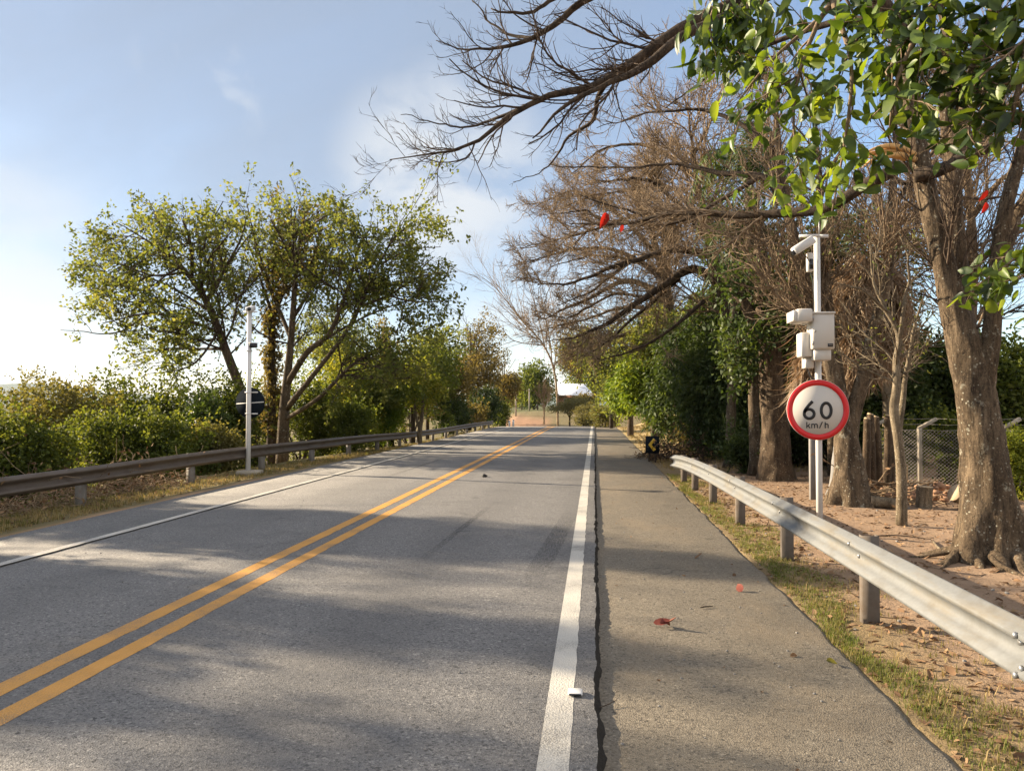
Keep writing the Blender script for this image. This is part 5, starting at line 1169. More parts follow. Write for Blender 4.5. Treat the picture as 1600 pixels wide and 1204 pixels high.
dead = [[tuple(P(1336, 410, yr)), tuple(P(1318, 450, yr - .3)), tuple(P(1308, 510, yr - .3)), tuple(P(1316, 590, yr - .2))],
        [tuple(P(1344, 410, yr)), tuple(P(1388, 420, yr - .2)), tuple(P(1396, 490, yr - .2)), tuple(P(1360, 575, yr - .1))],
        [tuple(P(1340, 405, yr)), tuple(P(1345, 430, yr - .5)), tuple(P(1335, 490, yr - .6)), tuple(P(1330, 570, yr - .5))],
        [tuple(P(1332, 440, yr + .1)), tuple(P(1285, 500, yr + .1)), tuple(P(1262, 560, yr + .2)), tuple(P(1250, 625, yr + .2))],
        [tuple(P(1350, 420, yr + .2)), tuple(P(1390, 440, yr + .4)), tuple(P(1405, 500, yr + .4)), tuple(P(1380, 560, yr + .4))]]
fr = [arch(tq, *v) for v in ((-.8, -.2, .9, -.2), (.9, .2, 1.0, -.1), (.3, .8, .9, .2))]
palm('palm_tree', 'palm with a skirt of dead brown fronds hanging behind the white cabinet', bq, tq, fr, 153, 'lf_palm', .5, .035, 40, .5, .11, 'grey_concrete', dead)

# ------------------------------------------------------------------ yard: fence, stakes, logs, background bushes
fx = [P(1364, 700, 18.)[0], P(1437, 700, 17.5)[0], P(1506, 700, 17.2)[0], P(1566, 700, 16.6)[0], P(1566, 700, 16.6)[0] + 1.6, P(1566, 700, 16.6)[0] + 3.2]
fy = [18., 17.5, 17.2, 16.6, 16.2, 15.8]
fb = np.array([fx[0], fy[0], float(tz(fx[0], fy[0]))])
fn = thing('fence', 'chain-link fence with pale angled concrete posts at the back of the yard', 'fence', fb)
tops = []
for x_, y_ in zip(fx, fy):
    z_ = float(tz(x_, y_)); mb = MB(); h_ = 1.28
    mb.box((x_, y_, z_ + h_ / 2 - .1), (.085, .085, h_ + .2), bev=.008)
    mb.box((x_ + .17, y_, z_ + h_ + .09), (.42, .07, .07), 0, R(-30), 0); ob('post', mb.mesh('post', fb), M['concrete'], fn); tops.append((x_, y_, z_))
for (xa, ya, za), (xb_, yb, zb) in zip(tops[:-1], tops[1:]):
    mb = MB(); L_ = math.hypot(xb_ - xa, yb - ya); H_ = 1.2; n_ = int((L_ + H_) / .075); pl = []
    for k_ in range(n_):
        s0 = -H_ + k_ * .075
        for sg in (1, -1):
            u0, u1 = max(s0, 0), min(s0 + H_, L_)
            if u1 - u0 < .02: continue
            v0, v1 = (u0 - s0), (u1 - s0)
            if sg < 0: v0, v1 = H_ - v0, H_ - v1
            def q_(u, v): return (xa + (xb_ - xa) * u / L_, ya + (yb - ya) * u / L_ - .05 - .003 * sg, za + (zb - za) * u / L_ + .03 + v)
            a_, c_ = np.array(q_(u0, v0)), np.array(q_(u1, v1)); pl.append([a_, (a_ + c_) / 2, c_])
    pl = np.array(pl); tubes(mb, pl, np.full(pl.shape[:2], .0035), 4)
    ob('wire_mesh', mb.mesh('wire_mesh', fb), M['wire'], fn)
    mb = MB()
    for hz_, off in ((1.24, 0), (1.36, .15), (1.48, .33)): mb.tube([(xa + off, ya - .05, za + hz_), ((xa + xb_) / 2 + off, (ya + yb) / 2 - .05, (za + zb) / 2 + hz_ - .02), (xb_ + off, yb - .05, zb + hz_)], [.005] * 3, 4)
    ob('barbed_wire', mb.mesh('barbed_wire', fb), M['wire'], fn)
rg = rng_(17)
for k_, (px_, top, bot) in enumerate(((1352, 655, 742), (1362, 648, 745), (1372, 652, 744), (1383, 650, 742), (1391, 662, 740))):
    y_ = 16.4 + .12 * k_; p = P(px_, bot, y_); p[2] = float(tz(p[0], y_)); tt = P(px_ + rg.uniform(-4, 4), top, y_)
    w_ = thing('wooden_stake', ['leftmost grey wooden stake of the row leaning by the sign tree', 'second weathered stake in the row, behind the sign tree trunk', 'middle stake of the five rough wooden stakes', 'rough brown stake next to the sapling side of the row', 'shortest stake at the right end of the row'][k_], 'stake', p, 'rough wooden stakes in the yard')
    mb = MB(); mb.tube(*stem([(p[0], p[1], p[2] - .1, .09), tuple((p + tt) / 2 + rg.normal(0, .02, 3)) + (.085,), tuple(tt) + (.07,)], 14), 9); ob('shaft', mb.mesh('shaft', p, True), M['bark_brown'], w_)
    mb = MB(); mb.tube([tt, tt + np.array([.01, 0, .03])], [.068, .055], 9); ob('cut_end', mb.mesh('cut_end', p), M['log'], w_)
logs = [(1443, 770, 13.9, 'v', .13, 'upright cut log in front of the rubble heap'), (1492, 778, 13.6, 't', .15, 'tilted pale cut log near the big trunk'), (1398, 772, 13.9, 'h', .10, 'pale cut log end beside the sapling foot'), (1512, 768, 14.1, 'v', .10, 'small upright log tucked against the big trunk')]
for px_, py_, y_, o_, r_, lab in logs:
    p = P(px_, py_, y_); p[2] = float(tz(p[0], y_)); g_ = thing('cut_log', lab, 'log', p, 'cut logs in the yard')
    d_ = {'v': np.array([.02, 0, .38]), 't': np.array([.32, .1, -.16]), 'h': np.array([-.35, .1, .03])}[o_]
    s0 = p + np.array([0, 0, {'v': -.02, 't': .30, 'h': .09}[o_]]); e0 = s0 + d_
    mb = MB(); mb.tube(*stem([tuple(s0) + (r_,), tuple((s0 + e0) / 2) + (r_ * .96,), tuple(e0) + (r_,)], 8), 14, caps=False); ob('bark', mb.mesh('bark', p, True), M['bark_pale'], g_)
    mb = MB()
    for q_, sg in ((s0, -1), (e0, 1)):
        mb = MB(); mb.disc(q_, d_, r_ * .99, .012, 14); ob('cut_face', mb.mesh('cut_face', p), M['log'], g_)
def rock(mb, rng, c, r):
    n1, n2 = 7, 9; th = np.linspace(.15, np.pi - .15, n1); ph = np.linspace(0, 2 * np.pi, n2, endpoint=False); rr = r * rng.uniform(.7, 1.25, (n1, n2))
    V = np.stack([rr * np.sin(th)[:, None] * np.cos(ph), rr * np.sin(th)[:, None] * np.sin(ph), rr * .7 * np.cos(th)[:, None] * np.ones(n2)], -1).reshape(-1, 3) + c
    i_, j_ = np.meshgrid(np.arange(n1 - 1), np.arange(n2), indexing='ij'); a_ = (i_ * n2 + j_).ravel(); b_ = (i_ * n2 + (j_ + 1) % n2).ravel()
    mb.add(V, [np.stack([a_, b_, b_ + n2, a_ + n2], 1), np.array([list(range(n2)), list(range((n1 - 1) * n2, n1 * n2))[::-1]])])
p = P(1468, 762, 15.2); p[2] = float(tz(p[0], 15.2)); mb = MB(); rg = rng_(19)
for k_ in range(46):
    a_ = rg.normal(0, 1, 2) * np.array([.5, .28]); rock(mb, rg, np.array([p[0] + a_[0], p[1] + a_[1], float(tz(p[0] + a_[0], p[1] + a_[1])) + .28 * math.exp(-(a_[0] / .5) ** 2) * rg.random() + .03]), rg.uniform(.05, .12))
M['rubble'] = plain('broken_clay_rubble', (.33, .19, .115), .95, 0, .5, 8, .15, .5)
ob('rubble_heap', mb.mesh('rubble_heap', p), M['rubble'], label='heap of broken clay rubble in front of the fence', cat='rubble').location = tuple(p)
# low brick wall glimpsed behind the fence
M['wall_brown'] = plain('brown_block_wall', (.22, .15, .10), .9, 0, .25, 5, .2)
p = P(1475, 720, 20.); p[2] = float(tz(p[0], 20.)); ob('block_wall', MB().box((p[0], 20., p[2] + .5), (2.2, .16, 1.0), bev=.01).mesh('block_wall', p), M['wall_brown'], label='low brown block wall behind the chain-link fence', cat='wall').location = tuple(p)
# grey concrete post behind the sign pole
y_ = 14.9; p = P(1270, 772, y_); p[2] = float(tz(p[0], y_)); cpst = thing('concrete_post', 'plain grey concrete post standing just behind the white sign pole', 'post', p)
ob('shaft', MB().box((p[0], y_, p[2] + .55), (.11, .1, 1.3), bev=.01).mesh('shaft', p), M['grey_concrete'], cpst)
ob('top_cap', MB().box((p[0], y_, p[2] + 1.21), (.13, .12, .03)).mesh('top_cap', p), M['concrete'], cpst)
gb = 'bushes behind the yard fence'
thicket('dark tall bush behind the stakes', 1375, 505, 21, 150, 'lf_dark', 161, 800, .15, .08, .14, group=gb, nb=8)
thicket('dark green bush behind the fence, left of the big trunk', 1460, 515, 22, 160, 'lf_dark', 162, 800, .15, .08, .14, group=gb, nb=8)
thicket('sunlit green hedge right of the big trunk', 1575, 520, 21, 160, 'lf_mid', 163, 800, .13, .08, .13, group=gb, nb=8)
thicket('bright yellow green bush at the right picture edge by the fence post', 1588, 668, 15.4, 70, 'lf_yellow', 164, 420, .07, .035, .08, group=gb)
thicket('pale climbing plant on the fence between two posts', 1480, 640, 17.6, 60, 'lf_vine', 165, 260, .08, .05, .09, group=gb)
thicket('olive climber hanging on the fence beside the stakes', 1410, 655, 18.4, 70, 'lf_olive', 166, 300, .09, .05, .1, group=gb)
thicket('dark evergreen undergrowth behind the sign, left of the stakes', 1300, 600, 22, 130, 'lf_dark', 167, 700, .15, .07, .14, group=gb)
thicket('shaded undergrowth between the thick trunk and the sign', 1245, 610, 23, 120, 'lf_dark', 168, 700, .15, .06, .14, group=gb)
crown_tree('dry_tree', 'mossy yellow tree with tangled twigs above the sapling', 1385, 330, 520, 19, 120, 'lf_olive', 'bark_pale', 171, 260, 10, .11, .045, .16, nb=9, trunk_r=.12, twig_n=160)
crown_tree('dry_tree', 'thin green tree high behind the camera pole', 1300, 330, 520, 20, 150, 'lf_olive', 'bark_grey', 172, 420, 10, .13, .06, .16, nb=9, trunk_r=.14, twig_n=160)
y_ = 21.; b_ = P(1520, 720, y_); b_[2] = float(tz(b_[0], y_))
bare_tree('bare_tree', 'leafless tree with reddish twigs behind the big trunk at the right edge', b_,
          [np.concatenate([[list(b_) + [.2]], pxs([(1515, 560, y_, .16), (1520, 400, y_, .12), (1510, 250, y_, .08), (1500, 100, y_, .03)])])] + [pxs([(1518, 420 - 40 * k_, y_, .09), (1518 + sx_ * 60, 370 - 45 * k_, y_ + dy_, .06), (1518 + sx_ * 150, 330 - 50 * k_, y_ + dy_ * 2, .02)]) for k_, (sx_, dy_) in enumerate(((1, .5), (-1, -.6), (.8, -1), (-.9, .8), (.6, 1), (-.6, -1)))], 173,
          [dict(n=120, t0=.25, t1=1, ang=.7, lenf=.35, K=6, up=.05, wob=.16), dict(n=900, t0=.1, t1=1, ang=.7, lenf=.5, K=5, up=.05, wob=.18, rmin=.004), dict(n=4500, t0=.1, t1=1, ang=.7, lenf=.55, K=5, up=.05, wob=.2, rr=.8, minlen=.25, rmin=.004)], 'twig')

# ------------------------------------------------------------------ leafy boughs hanging into the top right corner
rg = rng_(181); bt_ = np.array([4.3, 4.0, float(tz(4.3, 4.0))])
lt = thing('overhanging_tree', 'tree leaning in from the right, large glossy leaves hanging over the top right corner', 'tree', bt_)
stems_b = [[(4.3, 4.0, bt_[2] - .1, .16), (4.2, 4.2, 2.0, .13), (3.9, 4.6, 4.0, .1), (3.4, 4.9, 5.2, .07), (2.8, 5.0, 5.8, .03)]]
def sub(rows): return np.array([list(P(a, b, y)) + [r_] for a, b, y, r_ in rows])
bough = [sub([(1560, -160, 5.0, .05), (1400, -90, 5.0, .03), (1300, 0, 5.0, .018), (1250, 110, 5.0, .012), (1240, 200, 5.0, .008), (1255, 290, 5.0, .004)]),
         sub([(1400, -90, 5.0, .03), (1290, 20, 5.2, .016), (1210, 90, 5.2, .010), (1160, 150, 5.2, .006), (1130, 200, 5.2, .003)]),
         sub([(1300, 0, 5.0, .02), (1330, 100, 4.8, .012), (1320, 220, 4.8, .008), (1300, 330, 4.8, .004)]),
         sub([(1560, -160, 5.0, .05), (1500, -60, 4.6, .03), (1440, 40, 4.5, .018), (1400, 130, 4.5, .010), (1390, 200, 4.5, .005)]),
         sub([(1600, -160, 5.0, .05), (1560, -20, 4.6, .03), (1530, 80, 4.5, .018), (1500, 150, 4.5, .010), (1490, 200, 4.5, .005)]),
         sub([(1640, -160, 4.8, .05), (1620, 0, 4.4, .03), (1600, 100, 4.3, .018), (1580, 190, 4.3, .008)]),
         sub([(1400, -120, 5.6, .04), (1250, -80, 6, .025), (1150, -40, 6.2, .016), (1110, 30, 6.2, .01), (1120, 90, 6.2, .005)]),
         sub([(1250, -80, 6, .025), (1180, -20, 6.2, .014), (1160, 50, 6.2, .008), (1150, 110, 6.2, .004)]),
         sub([(1700, 250, 7.2, .03), (1640, 340, 7.0, .02), (1590, 400, 7.0, .012), (1520, 450, 7.0, .005)]),
         sub([(1640, 340, 7.0, .02), (1610, 420, 6.8, .01), (1570, 440, 6.8, .005)]),
         sub([(1500, -60, 4.6, .025), (1390, -10, 4.9, .015), (1340, 60, 4.9, .01), (1290, 160, 4.9, .005)])]
mb = MB()
for s_ in stems_b: mb.tube(*stem(s_, 20), 12)
mb.tube(*stem([(3.9, 4.6, 4.0, .08)] + [tuple(P(1640, -160, 4.9)) + (.05,)] + [tuple(P(1560, -160, 5.0)) + (.045,)], 12), 8)
mb.tube(*stem([(4.2, 4.3, 2.4, .06), tuple(P(1720, 200, 7.3)) + (.04,), tuple(P(1700, 250, 7.2)) + (.03,)], 12), 8)
mb.tube(*stem([tuple(P(1560, -160, 5.0)) + (.05,), tuple(P(1400, -120, 5.6)) + (.04,)], 6), 8)
mb.tube(*stem([tuple(P(1640, -160, 4.8)) + (.05,), tuple(P(1600, -160, 5.0)) + (.05,)], 4), 8)
ob('trunk', mb.mesh('trunk', bt_, True), M['bark_brown'], lt)
mb = MB(); bp_, br_ = [], []
for s_ in bough:
    a_, r_ = stem(s_, 16); bp_.append(a_); br_.append(r_); mb.tube(a_, r_, 6)
cur = (np.array(bp_), np.array(br_))
k1 = kids(rg, *cur, 90, .3, 1, .8, .25, 6, .6, -.02, .18, .15); tubes(mb, *k1, 4)
k2 = kids(rg, *k1, 190, .2, 1, .7, .6, 5, .7, -.03, .18, .1); tubes(mb, *k2, 4)
ob('branches', mb.mesh('branches', bt_, True), M['twig'], lt)
mb = MB()
allp = k2[0]
leaves_on(mb, rg, k2[0], 330, .03, .105, .054, 'leaf', .55, .1, .3); leaves_on(mb, rg, k1[0], 190, .03, .11, .056, 'leaf', .55, .2, .3)
def leafmass(rows, n, L=.13, W=.065, sp=.11, droop=.6):
    c = np.array([P(a, b, y) for a, b, y in rows]); idx = rg.integers(0, len(c), n); pos = c[idx] + rg.normal(0, sp, (n, 3))
    leaf_mesh(mb, rg, pos, nrm(rg.normal(0, .6, (n, 3)) + np.array([0, 0, -droop])), nrm(rg.normal(0, .7, (n, 3)) + np.array([0, -.2, .3])), L * rg.uniform(.6, 1.25, n), W * rg.uniform(.7, 1.2, n), 'leaf', .18)
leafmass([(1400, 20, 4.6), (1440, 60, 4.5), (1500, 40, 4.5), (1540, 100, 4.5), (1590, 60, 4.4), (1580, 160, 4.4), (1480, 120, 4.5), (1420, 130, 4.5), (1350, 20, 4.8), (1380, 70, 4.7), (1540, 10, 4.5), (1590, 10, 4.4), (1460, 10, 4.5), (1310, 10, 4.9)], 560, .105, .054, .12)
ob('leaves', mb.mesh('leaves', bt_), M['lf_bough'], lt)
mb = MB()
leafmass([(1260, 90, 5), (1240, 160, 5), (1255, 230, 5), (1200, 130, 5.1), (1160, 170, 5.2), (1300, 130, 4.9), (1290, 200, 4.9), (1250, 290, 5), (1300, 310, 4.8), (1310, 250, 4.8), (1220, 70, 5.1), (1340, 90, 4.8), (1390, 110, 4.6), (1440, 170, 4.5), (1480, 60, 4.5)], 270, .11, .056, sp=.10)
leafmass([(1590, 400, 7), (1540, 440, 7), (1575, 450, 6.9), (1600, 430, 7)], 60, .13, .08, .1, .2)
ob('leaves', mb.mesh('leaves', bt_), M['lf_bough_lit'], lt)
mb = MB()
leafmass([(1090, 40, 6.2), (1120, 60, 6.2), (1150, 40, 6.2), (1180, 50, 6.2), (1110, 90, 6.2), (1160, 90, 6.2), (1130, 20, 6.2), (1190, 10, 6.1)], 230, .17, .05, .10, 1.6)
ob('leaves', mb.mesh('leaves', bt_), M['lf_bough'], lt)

# red leaves still hanging
for k_, (px_, py_, y_, s_, lab) in enumerate(((947, 338, 13, .26, 'large red leaf hanging among the bare twigs over the road'), (973, 357, 13.2, .13, 'small red leaf just right of the large hanging red one'), (1543, 303, 8.3, .11, 'upper red leaf hanging between the big limbs at right'), (1541, 322, 8.3, .12, 'lower red leaf hanging between the big limbs at right'))):
    p = P(px_, py_ - 6, y_); mb = MB(); rg = rng_(190 + k_)
    leaf_mesh(mb, rg, np.zeros((1, 3)), np.array([[-.25, .1, -1.0]]), np.array([[.3, -1, .1]]), s_, s_ * .55, 'leaf', .25)
    o_ = ob('hanging_leaf', mb.mesh('hanging_leaf'), M['lf_red'], label=lab, cat='leaf', group='red leaves still hanging on twigs'); o_.location = tuple(p)

# ------------------------------------------------------------------ grass, litter, fallen leaves, small things
def blades(name, rng, n, xf, y0, y1, h, w, mat, clump=None):
    y = y0 + (y1 - y0) * rng.random(n) ** 1.3; x = xf(y, rng.random(n), rng)
    if clump:
        k = n // clump; cx_, cy_ = x[:k], y[:k]; x = np.repeat(cx_, clump) + rng.normal(0, .03, k * clump); y = np.repeat(cy_, clump) + rng.normal(0, .035, k * clump); n = k * clump
    z = tz(x, y) - .01; hh = h * rng.uniform(.4, 1.3, n); a = rng.uniform(0, 6.28, n); ln = rng.uniform(.1, .9, n)
    p0 = np.stack([x, y, z], 1); dirn = np.stack([np.cos(a), np.sin(a), 0 * a], 1); sd = np.stack([-np.sin(a), np.cos(a), 0 * a], 1)
    ww = (w * rng.uniform(.6, 1.3, n))[:, None]; m_ = p0 + dirn * (ln * hh * .4)[:, None] + np.array([0, 0, 1.]) * (hh * .65)[:, None]; tp_ = p0 + dirn * (ln * hh)[:, None] + np.array([0, 0, 1.]) * (hh * (1 - .4 * ln))[:, None]
    V = np.stack([p0 - sd * ww / 2, p0 + sd * ww / 2, m_ + sd * ww * .4, m_ - sd * ww * .4, tp_], 1).reshape(-1, 3); b_ = np.arange(n) * 5
    mb = MB(); tn = rng.random(n); mb.add(V, [np.stack([b_, b_ + 1, b_ + 2, b_ + 3], 1)], tn); 
    me_V = mb; mb.F[3] = [np.stack([b_ + 3, b_ + 2, b_ + 4], 1)]; mb.T[3] = [tn]
    return ob(name, mb.mesh(name), mat, kind='stuff')
rg = rng_(201)
def right_x(y, u, r): return 1.79 + (.08 + .62 * u ** 1.5) * (.7 + .5 * np.sin(y * 1.3) * np.sin(y * .6 + 1)) + .25 * (y < 3.4)
M['grass_green'] = leaf_mat('grass_green', [(.05, .075, .018), (.10, .135, .028), (.17, .19, .045), (.28, .24, .10)], .4, .7, 1.6, (1.2, 1.2, .6))
blades('grass', rg, 21000, right_x, 2.0, 20, .05, .005, M['grass_green'], 9)
blades('grass', rg, 7000, lambda y, u, r: right_x(y, u, r) + .1 * np.sin(3 * y), 2.0, 20, .065, .005, M['grass'], 14)
blades('grass', rg, 20000, lambda y, u, r: -8.0 - 1.3 * u, 9.5, 62, .09, .009, M['grass_dry'], 6)
blades('grass', rg, 14000, lambda y, u, r: -8.1 - 1.5 * u, 9.5, 62, .11, .010, M['grass'], 6)
blades('grass', rg, 16000, lambda y, u, r: 1.9 + 6.5 * u, 21, 62, .15, .014, M['grass_dry'], 6)
blades('grass', rg, 900, lambda y, u, r: 1.82 + .7 * u, 2.0, 18, .10, .006, M['grass_dry'], 5)
blades('grass', rg, 2500, lambda y, u, r: 2.3 + 1.2 * u, 2.2, 17, .05, .006, M['grass'], 8)
def litter(name, rng, n, xf, y0, y1, L, mat, lift=.006, pw=1.2):
    y = y0 + (y1 - y0) * rng.random(n) ** pw; x = xf(y, rng.random(n)); z = np.where((x > 0) & (x < 1.7), rz_(y) - .055, np.where((x < 0) & (x > -7.6), rz_(y), tz(x, y)))
    a = rng.uniform(0, 6.28, n); d = np.stack([np.cos(a), np.sin(a), rng.uniform(0, .35, n)], 1); nr = nrm(rng.normal(0, .35, (n, 3)) + np.array([0, 0, 1.]))
    mb = MB(); leaf_mesh(mb, rng, np.stack([x, y, z + lift], 1), d, nr, L * rng.uniform(.4, 1.3, n), L * .45 * rng.uniform(.6, 1.3, n), 'leaf', .2)
    return ob(name, mb.mesh(name), mat, kind='stuff')
litter('leaf_litter', rng_(210), 3000, lambda y, u: 2.1 + 6.2 * u, 3.0, 20, .045, M['litter'])
litter('leaf_litter', rng_(211), 3000, lambda y, u: 2.0 + 6.2 * u, 3.0, 20, .08, M['litter'])
litter('leaf_litter', rng_(212), 1100, lambda y, u: 1.78 + .8 * u, 2.4, 18, .07, M['litter'])
litter('leaf_litter', rng_(213), 70, lambda y, u: .1 + 1.6 * u ** .6, 3.2, 24, .04, M['litter'], .004, 1.0)
litter('leaf_litter', rng_(214), 500, lambda y, u: -8.0 - 1.3 * u, 10, 40, .08, M['litter'])
# gravel crumbs
rg = rng_(221); mb = MB()
for k_ in range(160):
    y_ = 3.2 + 14 * rg.random() ** 1.5; x_ = rg.uniform(.05, 1.7) if rg.random() < .6 else rg.uniform(-6, -.3); z_ = -.052 if x_ > 0 else .003
    rock(mb, rg, np.array([x_, y_, z_]), rg.uniform(.004, .010))
for k_ in range(260):
    y_ = 3 + 15 * rg.random() ** 1.4; x_ = rg.uniform(1.8, 7); rock(mb, rg, np.array([x_, y_, float(tz(x_, y_)) + .004]), rg.uniform(.006, .022))
ob('gravel', mb.mesh('gravel'), M['grey_concrete'], kind='stuff')
n_ = 420; y_ = 3 + 16 * rg.random(n_) ** 1.3; x_ = rg.uniform(1.85, 8, n_); a_ = rg.uniform(0, 6.28, n_); l_ = rg.uniform(.04, .28, n_); pts = np.empty((n_, 4, 3))
for j in range(4): pts[:, j, 0] = x_ + np.cos(a_) * l_ * j / 3 + rg.normal(0, .008, n_); pts[:, j, 1] = y_ + np.sin(a_) * l_ * j / 3 + rg.normal(0, .008, n_); pts[:, j, 2] = tz(pts[:, j, 0], pts[:, j, 1]) + .008
mb = MB(); tubes(mb, pts, np.repeat(rg.uniform(.0015, .006, n_)[:, None], 4, 1), 5); ob('fallen_twigs', mb.mesh('fallen_twigs'), M['twig'], kind='stuff')
def gpt(px, py, z=-.055):
    d = ray(px, py); s_ = (z - CZ) / d[2]; return np.array([0, 0, CZ]) + d * s_
def leaf_thing(px, py, L, W, d, nr, lab, mat, seed, k=1):
    p = gpt(px, py); mb = MB(); rg = rng_(seed)
    for q_ in range(k): leaf_mesh(mb, rg, np.array([[q_ * .05 - .02, rg.uniform(-.02, .02), .012]]), np.array([np.array(d) + rg.normal(0, .35 * (q_ > 0), 3) * np.array([1, 1, .2])]), np.array([np.array(nr) + rg.normal(0, .3, 3)]), L * (1 - .2 * q_), W * (1 - .15 * q_), 'leaf', .3)
    V = np.concatenate(mb.V); mb.V = [V - np.array([0, 0, V[:, 2].min() - .001])]
    o_ = ob('fallen_leaf', mb.mesh('fallen_leaf'), mat, label=lab, cat='leaf', group='fallen leaves on the right shoulder'); o_.location = tuple(p); return o_
leaf_thing(1025, 981, .15, .07, (1, .1, .12), (.1, -.4, 1), 'crumpled red fallen leaves in the middle of the right shoulder', M['lf_fallen_red'], 231, 3)
leaf_thing(1163, 925, .10, .075, (-.3, .5, .5), (.2, -1, .6), 'single upright red fallen leaf near the grass edge', M['lf_fallen_red'], 232)
leaf_thing(1088, 872, .10, .05, (.9, .3, .15), (.1, -.3, 1), 'small tan dry leaf furthest up the right shoulder', M['litter'], 233)
leaf_thing(1148, 900, .06, .035, (.8, .4, .4), (.3, -.5, 1), 'tiny pale dry leaf just above the upright red leaf', M['litter'], 234)
leaf_thing(1296, 1040, .07, .035, (.9, -.2, .1), (.1, -.2, 1), 'pale curled leaf on the shoulder close to the guardrail grass', M['lf_vine_brown'], 235)
leaf_thing(1240, 1027, .06, .03, (.9, .2, .2), (.1, -.2, 1), 'dark brown leaf on the shoulder left of the pale curled leaf', M['litter'], 236)
p = gpt(1103, 950); mb = MB(); mb.tube(*stem([(-.05, -.02, .012, .005), (0, 0, .016, .006), (.06, .03, .012, .004)], 8), 6); ob('twig_piece', mb.mesh('twig_piece'), M['twig_dark'], label='short dark twig lying on the right shoulder', cat='twig').location = tuple(p)
p = gpt(948, 1105); mb = MB(); mb.tube(*stem([(-.06, -.04, .008, .003), (0, -.01, .02, .003), (.06, .05, .03, .002)], 10), 5); ob('twig_piece', mb.mesh('twig_piece'), M['twig_dark'], label='thin bent stalk lying against the broken asphalt edge', cat='twig').location = tuple(p)
p = gpt(757, 745, 0); mb = MB(); rock(mb, rng_(241), np.array([0, 0, .03]), .065); ob('stone', mb.mesh('stone'), M['black'], label='dark lump lying beside the yellow centre lines', cat='stone').location = tuple(p)
p = gpt(899, 1083, 0.004); mb = MB(); mb.box((0, 0, .01), (.085, .09, .018), bev=.006); rf = ob('road_stud', mb.mesh('road_stud'), M['white_metal'], label='pale raised road stud on the right edge line', cat='road stud'); rf.location = tuple(p)
ob('reflector', MB().box((0, -.047, .011), (.07, .006, .010)).mesh('reflector'), M['lens'], rf)
p = gpt(1500, 862, -.07); mb = MB()
mb.tube(*stem([tuple(gpt(1458, 845, -.06)) + (.014,), tuple(gpt(1470, 858, -.05)) + (.016,), tuple(gpt(1500, 868, -.05)) + (.015,), tuple(gpt(1530, 873, -.05)) + (.013,), tuple(gpt(1560, 870, -.06)) + (.006,)], 20), 7); ob('dry_branch', mb.mesh('dry_branch', p, True), M['bark_pale'], label='long pale bent stick on the ground below the exposed roots', cat='branch').location = tuple(p)
p = gpt(1350, 850, -.07); mb = MB(); mb.tube(*stem([tuple(gpt(1345, 838, -.06)) + (.006,), tuple(gpt(1400, 836, -.05)) + (.009,), tuple(gpt(1455, 842, -.06)) + (.005,)], 14), 6); ob('dry_branch', mb.mesh('dry_branch', p, True), M['twig_dark'], label='thin dark stick on the sand behind the guardrail', cat='branch').location = tuple(p)

# ------------------------------------------------------------------ trees just outside the left edge, whose shade crosses the road
off = ((-15., 9.0, 7.0, 2.8, 'roadside tree outside the left edge of the picture'), (-21., 14.8, 10.5, 3.6, 'taller roadside tree further back outside the left edge'),
       (-13., 4.6, 6.2, 2.6, 'roadside tree level with the viewer on the left'), (-25., 9.5, 11.5, 4.0, 'tall field tree far outside the left edge'),
       (-14.6, 12.4, 6.4, 1.8, 'small roadside tree beside the left creeper mounds, outside the picture'), (-18., 7.0, 8.4, 3.0, 'middle field tree outside the left edge'),
       (-27., 18., 13.4, 4.0, 'tallest field tree outside the left edge'), (-24., 12.5, 12.2, 3.4, 'slim field tree outside the left edge'),
       (-30., 13.0, 14.2, 3.6, 'tall field tree behind the slim one outside the left edge'), (-20., 10.5, 10.0, 2.6, 'narrow field tree outside the left edge'), (-24., 17.0, 11.6, 2.6, 'narrow tree behind the roadside trees outside the left edge'))
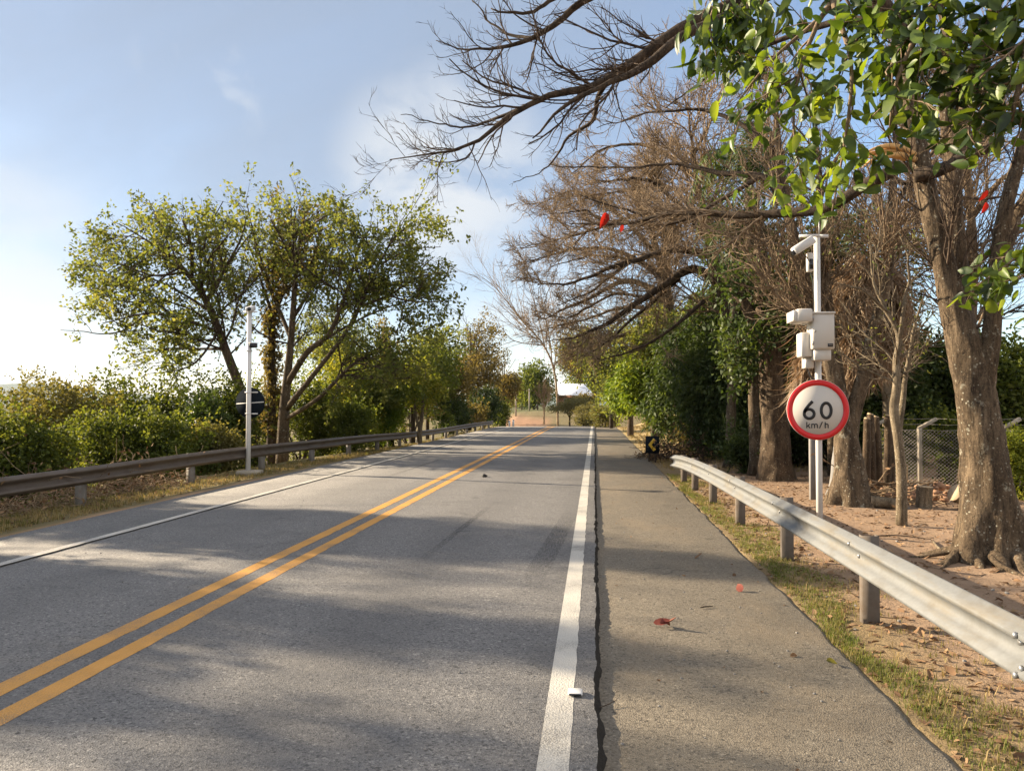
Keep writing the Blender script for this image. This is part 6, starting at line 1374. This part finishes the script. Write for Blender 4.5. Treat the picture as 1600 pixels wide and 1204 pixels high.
for k_, (x_, y_, h_, w_, lab) in enumerate(off):
    rg = rng_(300 + k_); z_ = float(tz(x_, y_)); blobs = []
    bands = ((2.1, .18), (3.0, .2), (4.1, .24), (4.8, .14), (5.8, .28), (6.4, .12), (8.3, .34), (9.1, .22), (9.9, .34), (10.9, .26), (.7, .4))       # road strips to be shaded; leaf clumps are placed to cast these stripes
    yp = y_ + .308 * (x_ + 3); bw = np.array([math.exp(-((c_ - yp) / 1.6) ** 2) + .02 for c_, _ in bands]); bw /= bw.sum()
    for _ in range(9 if x_ > -19 else 15):
        c_, h2 = bands[rg.choice(len(bands), p=bw)]; bx = x_ + rg.uniform(-.7, .7) * w_
        blobs.append((bx, c_ + rg.normal(0, .12) - .308 * (bx + 3), z_ + h_ * rg.uniform(.42, .95), w_ * rg.uniform(.22, .42), h2, h_ * rg.uniform(.06, .12)))
    stems = [[(x_, y_, z_ - .2, .16), (x_ + .2, y_, z_ + h_ * .3, .13), (x_, y_ + .1, z_ + h_ * .55, .08), (x_, y_, z_ + h_ * .85, .03)]] + [[(x_ + .1, y_, z_ + h_ * .3, .07), ((x_ + b[0]) / 2, (y_ + b[1]) / 2, z_ + h_ * .2 + (b[2] - z_) * .5, .045), (b[0], b[1], b[2], .02)] for b in blobs]
    bushy('roadside_tree', lab, 'tree', (x_, y_, z_), blobs, M['lf_olive'], 300 + k_, 220 if x_ > -19 else 620, 12, .2, .2, .12, stems, 'bark_brown', None, 'diamond', .3, 0, 'crown', 60)

# ------------------------------------------------------------------ the air
hz = bpy.data.materials.new('haze_air'); hz.use_nodes = True; hn = hz.node_tree.nodes; hn.clear()
ho = hn.new('ShaderNodeOutputMaterial'); hv = hn.new('ShaderNodeVolumePrincipled'); hz.node_tree.links.new(hv.outputs[0], ho.inputs['Volume'])
hv.inputs['Color'].default_value = (.86, .92, 1.0, 1); hv.inputs['Density'].default_value = 0.00005; hv.inputs['Anisotropy'].default_value = 0.2
ob('haze', MB().box((0, 5800, 100), (13000, 14000, 360)).mesh('haze'), hz, kind='stuff')
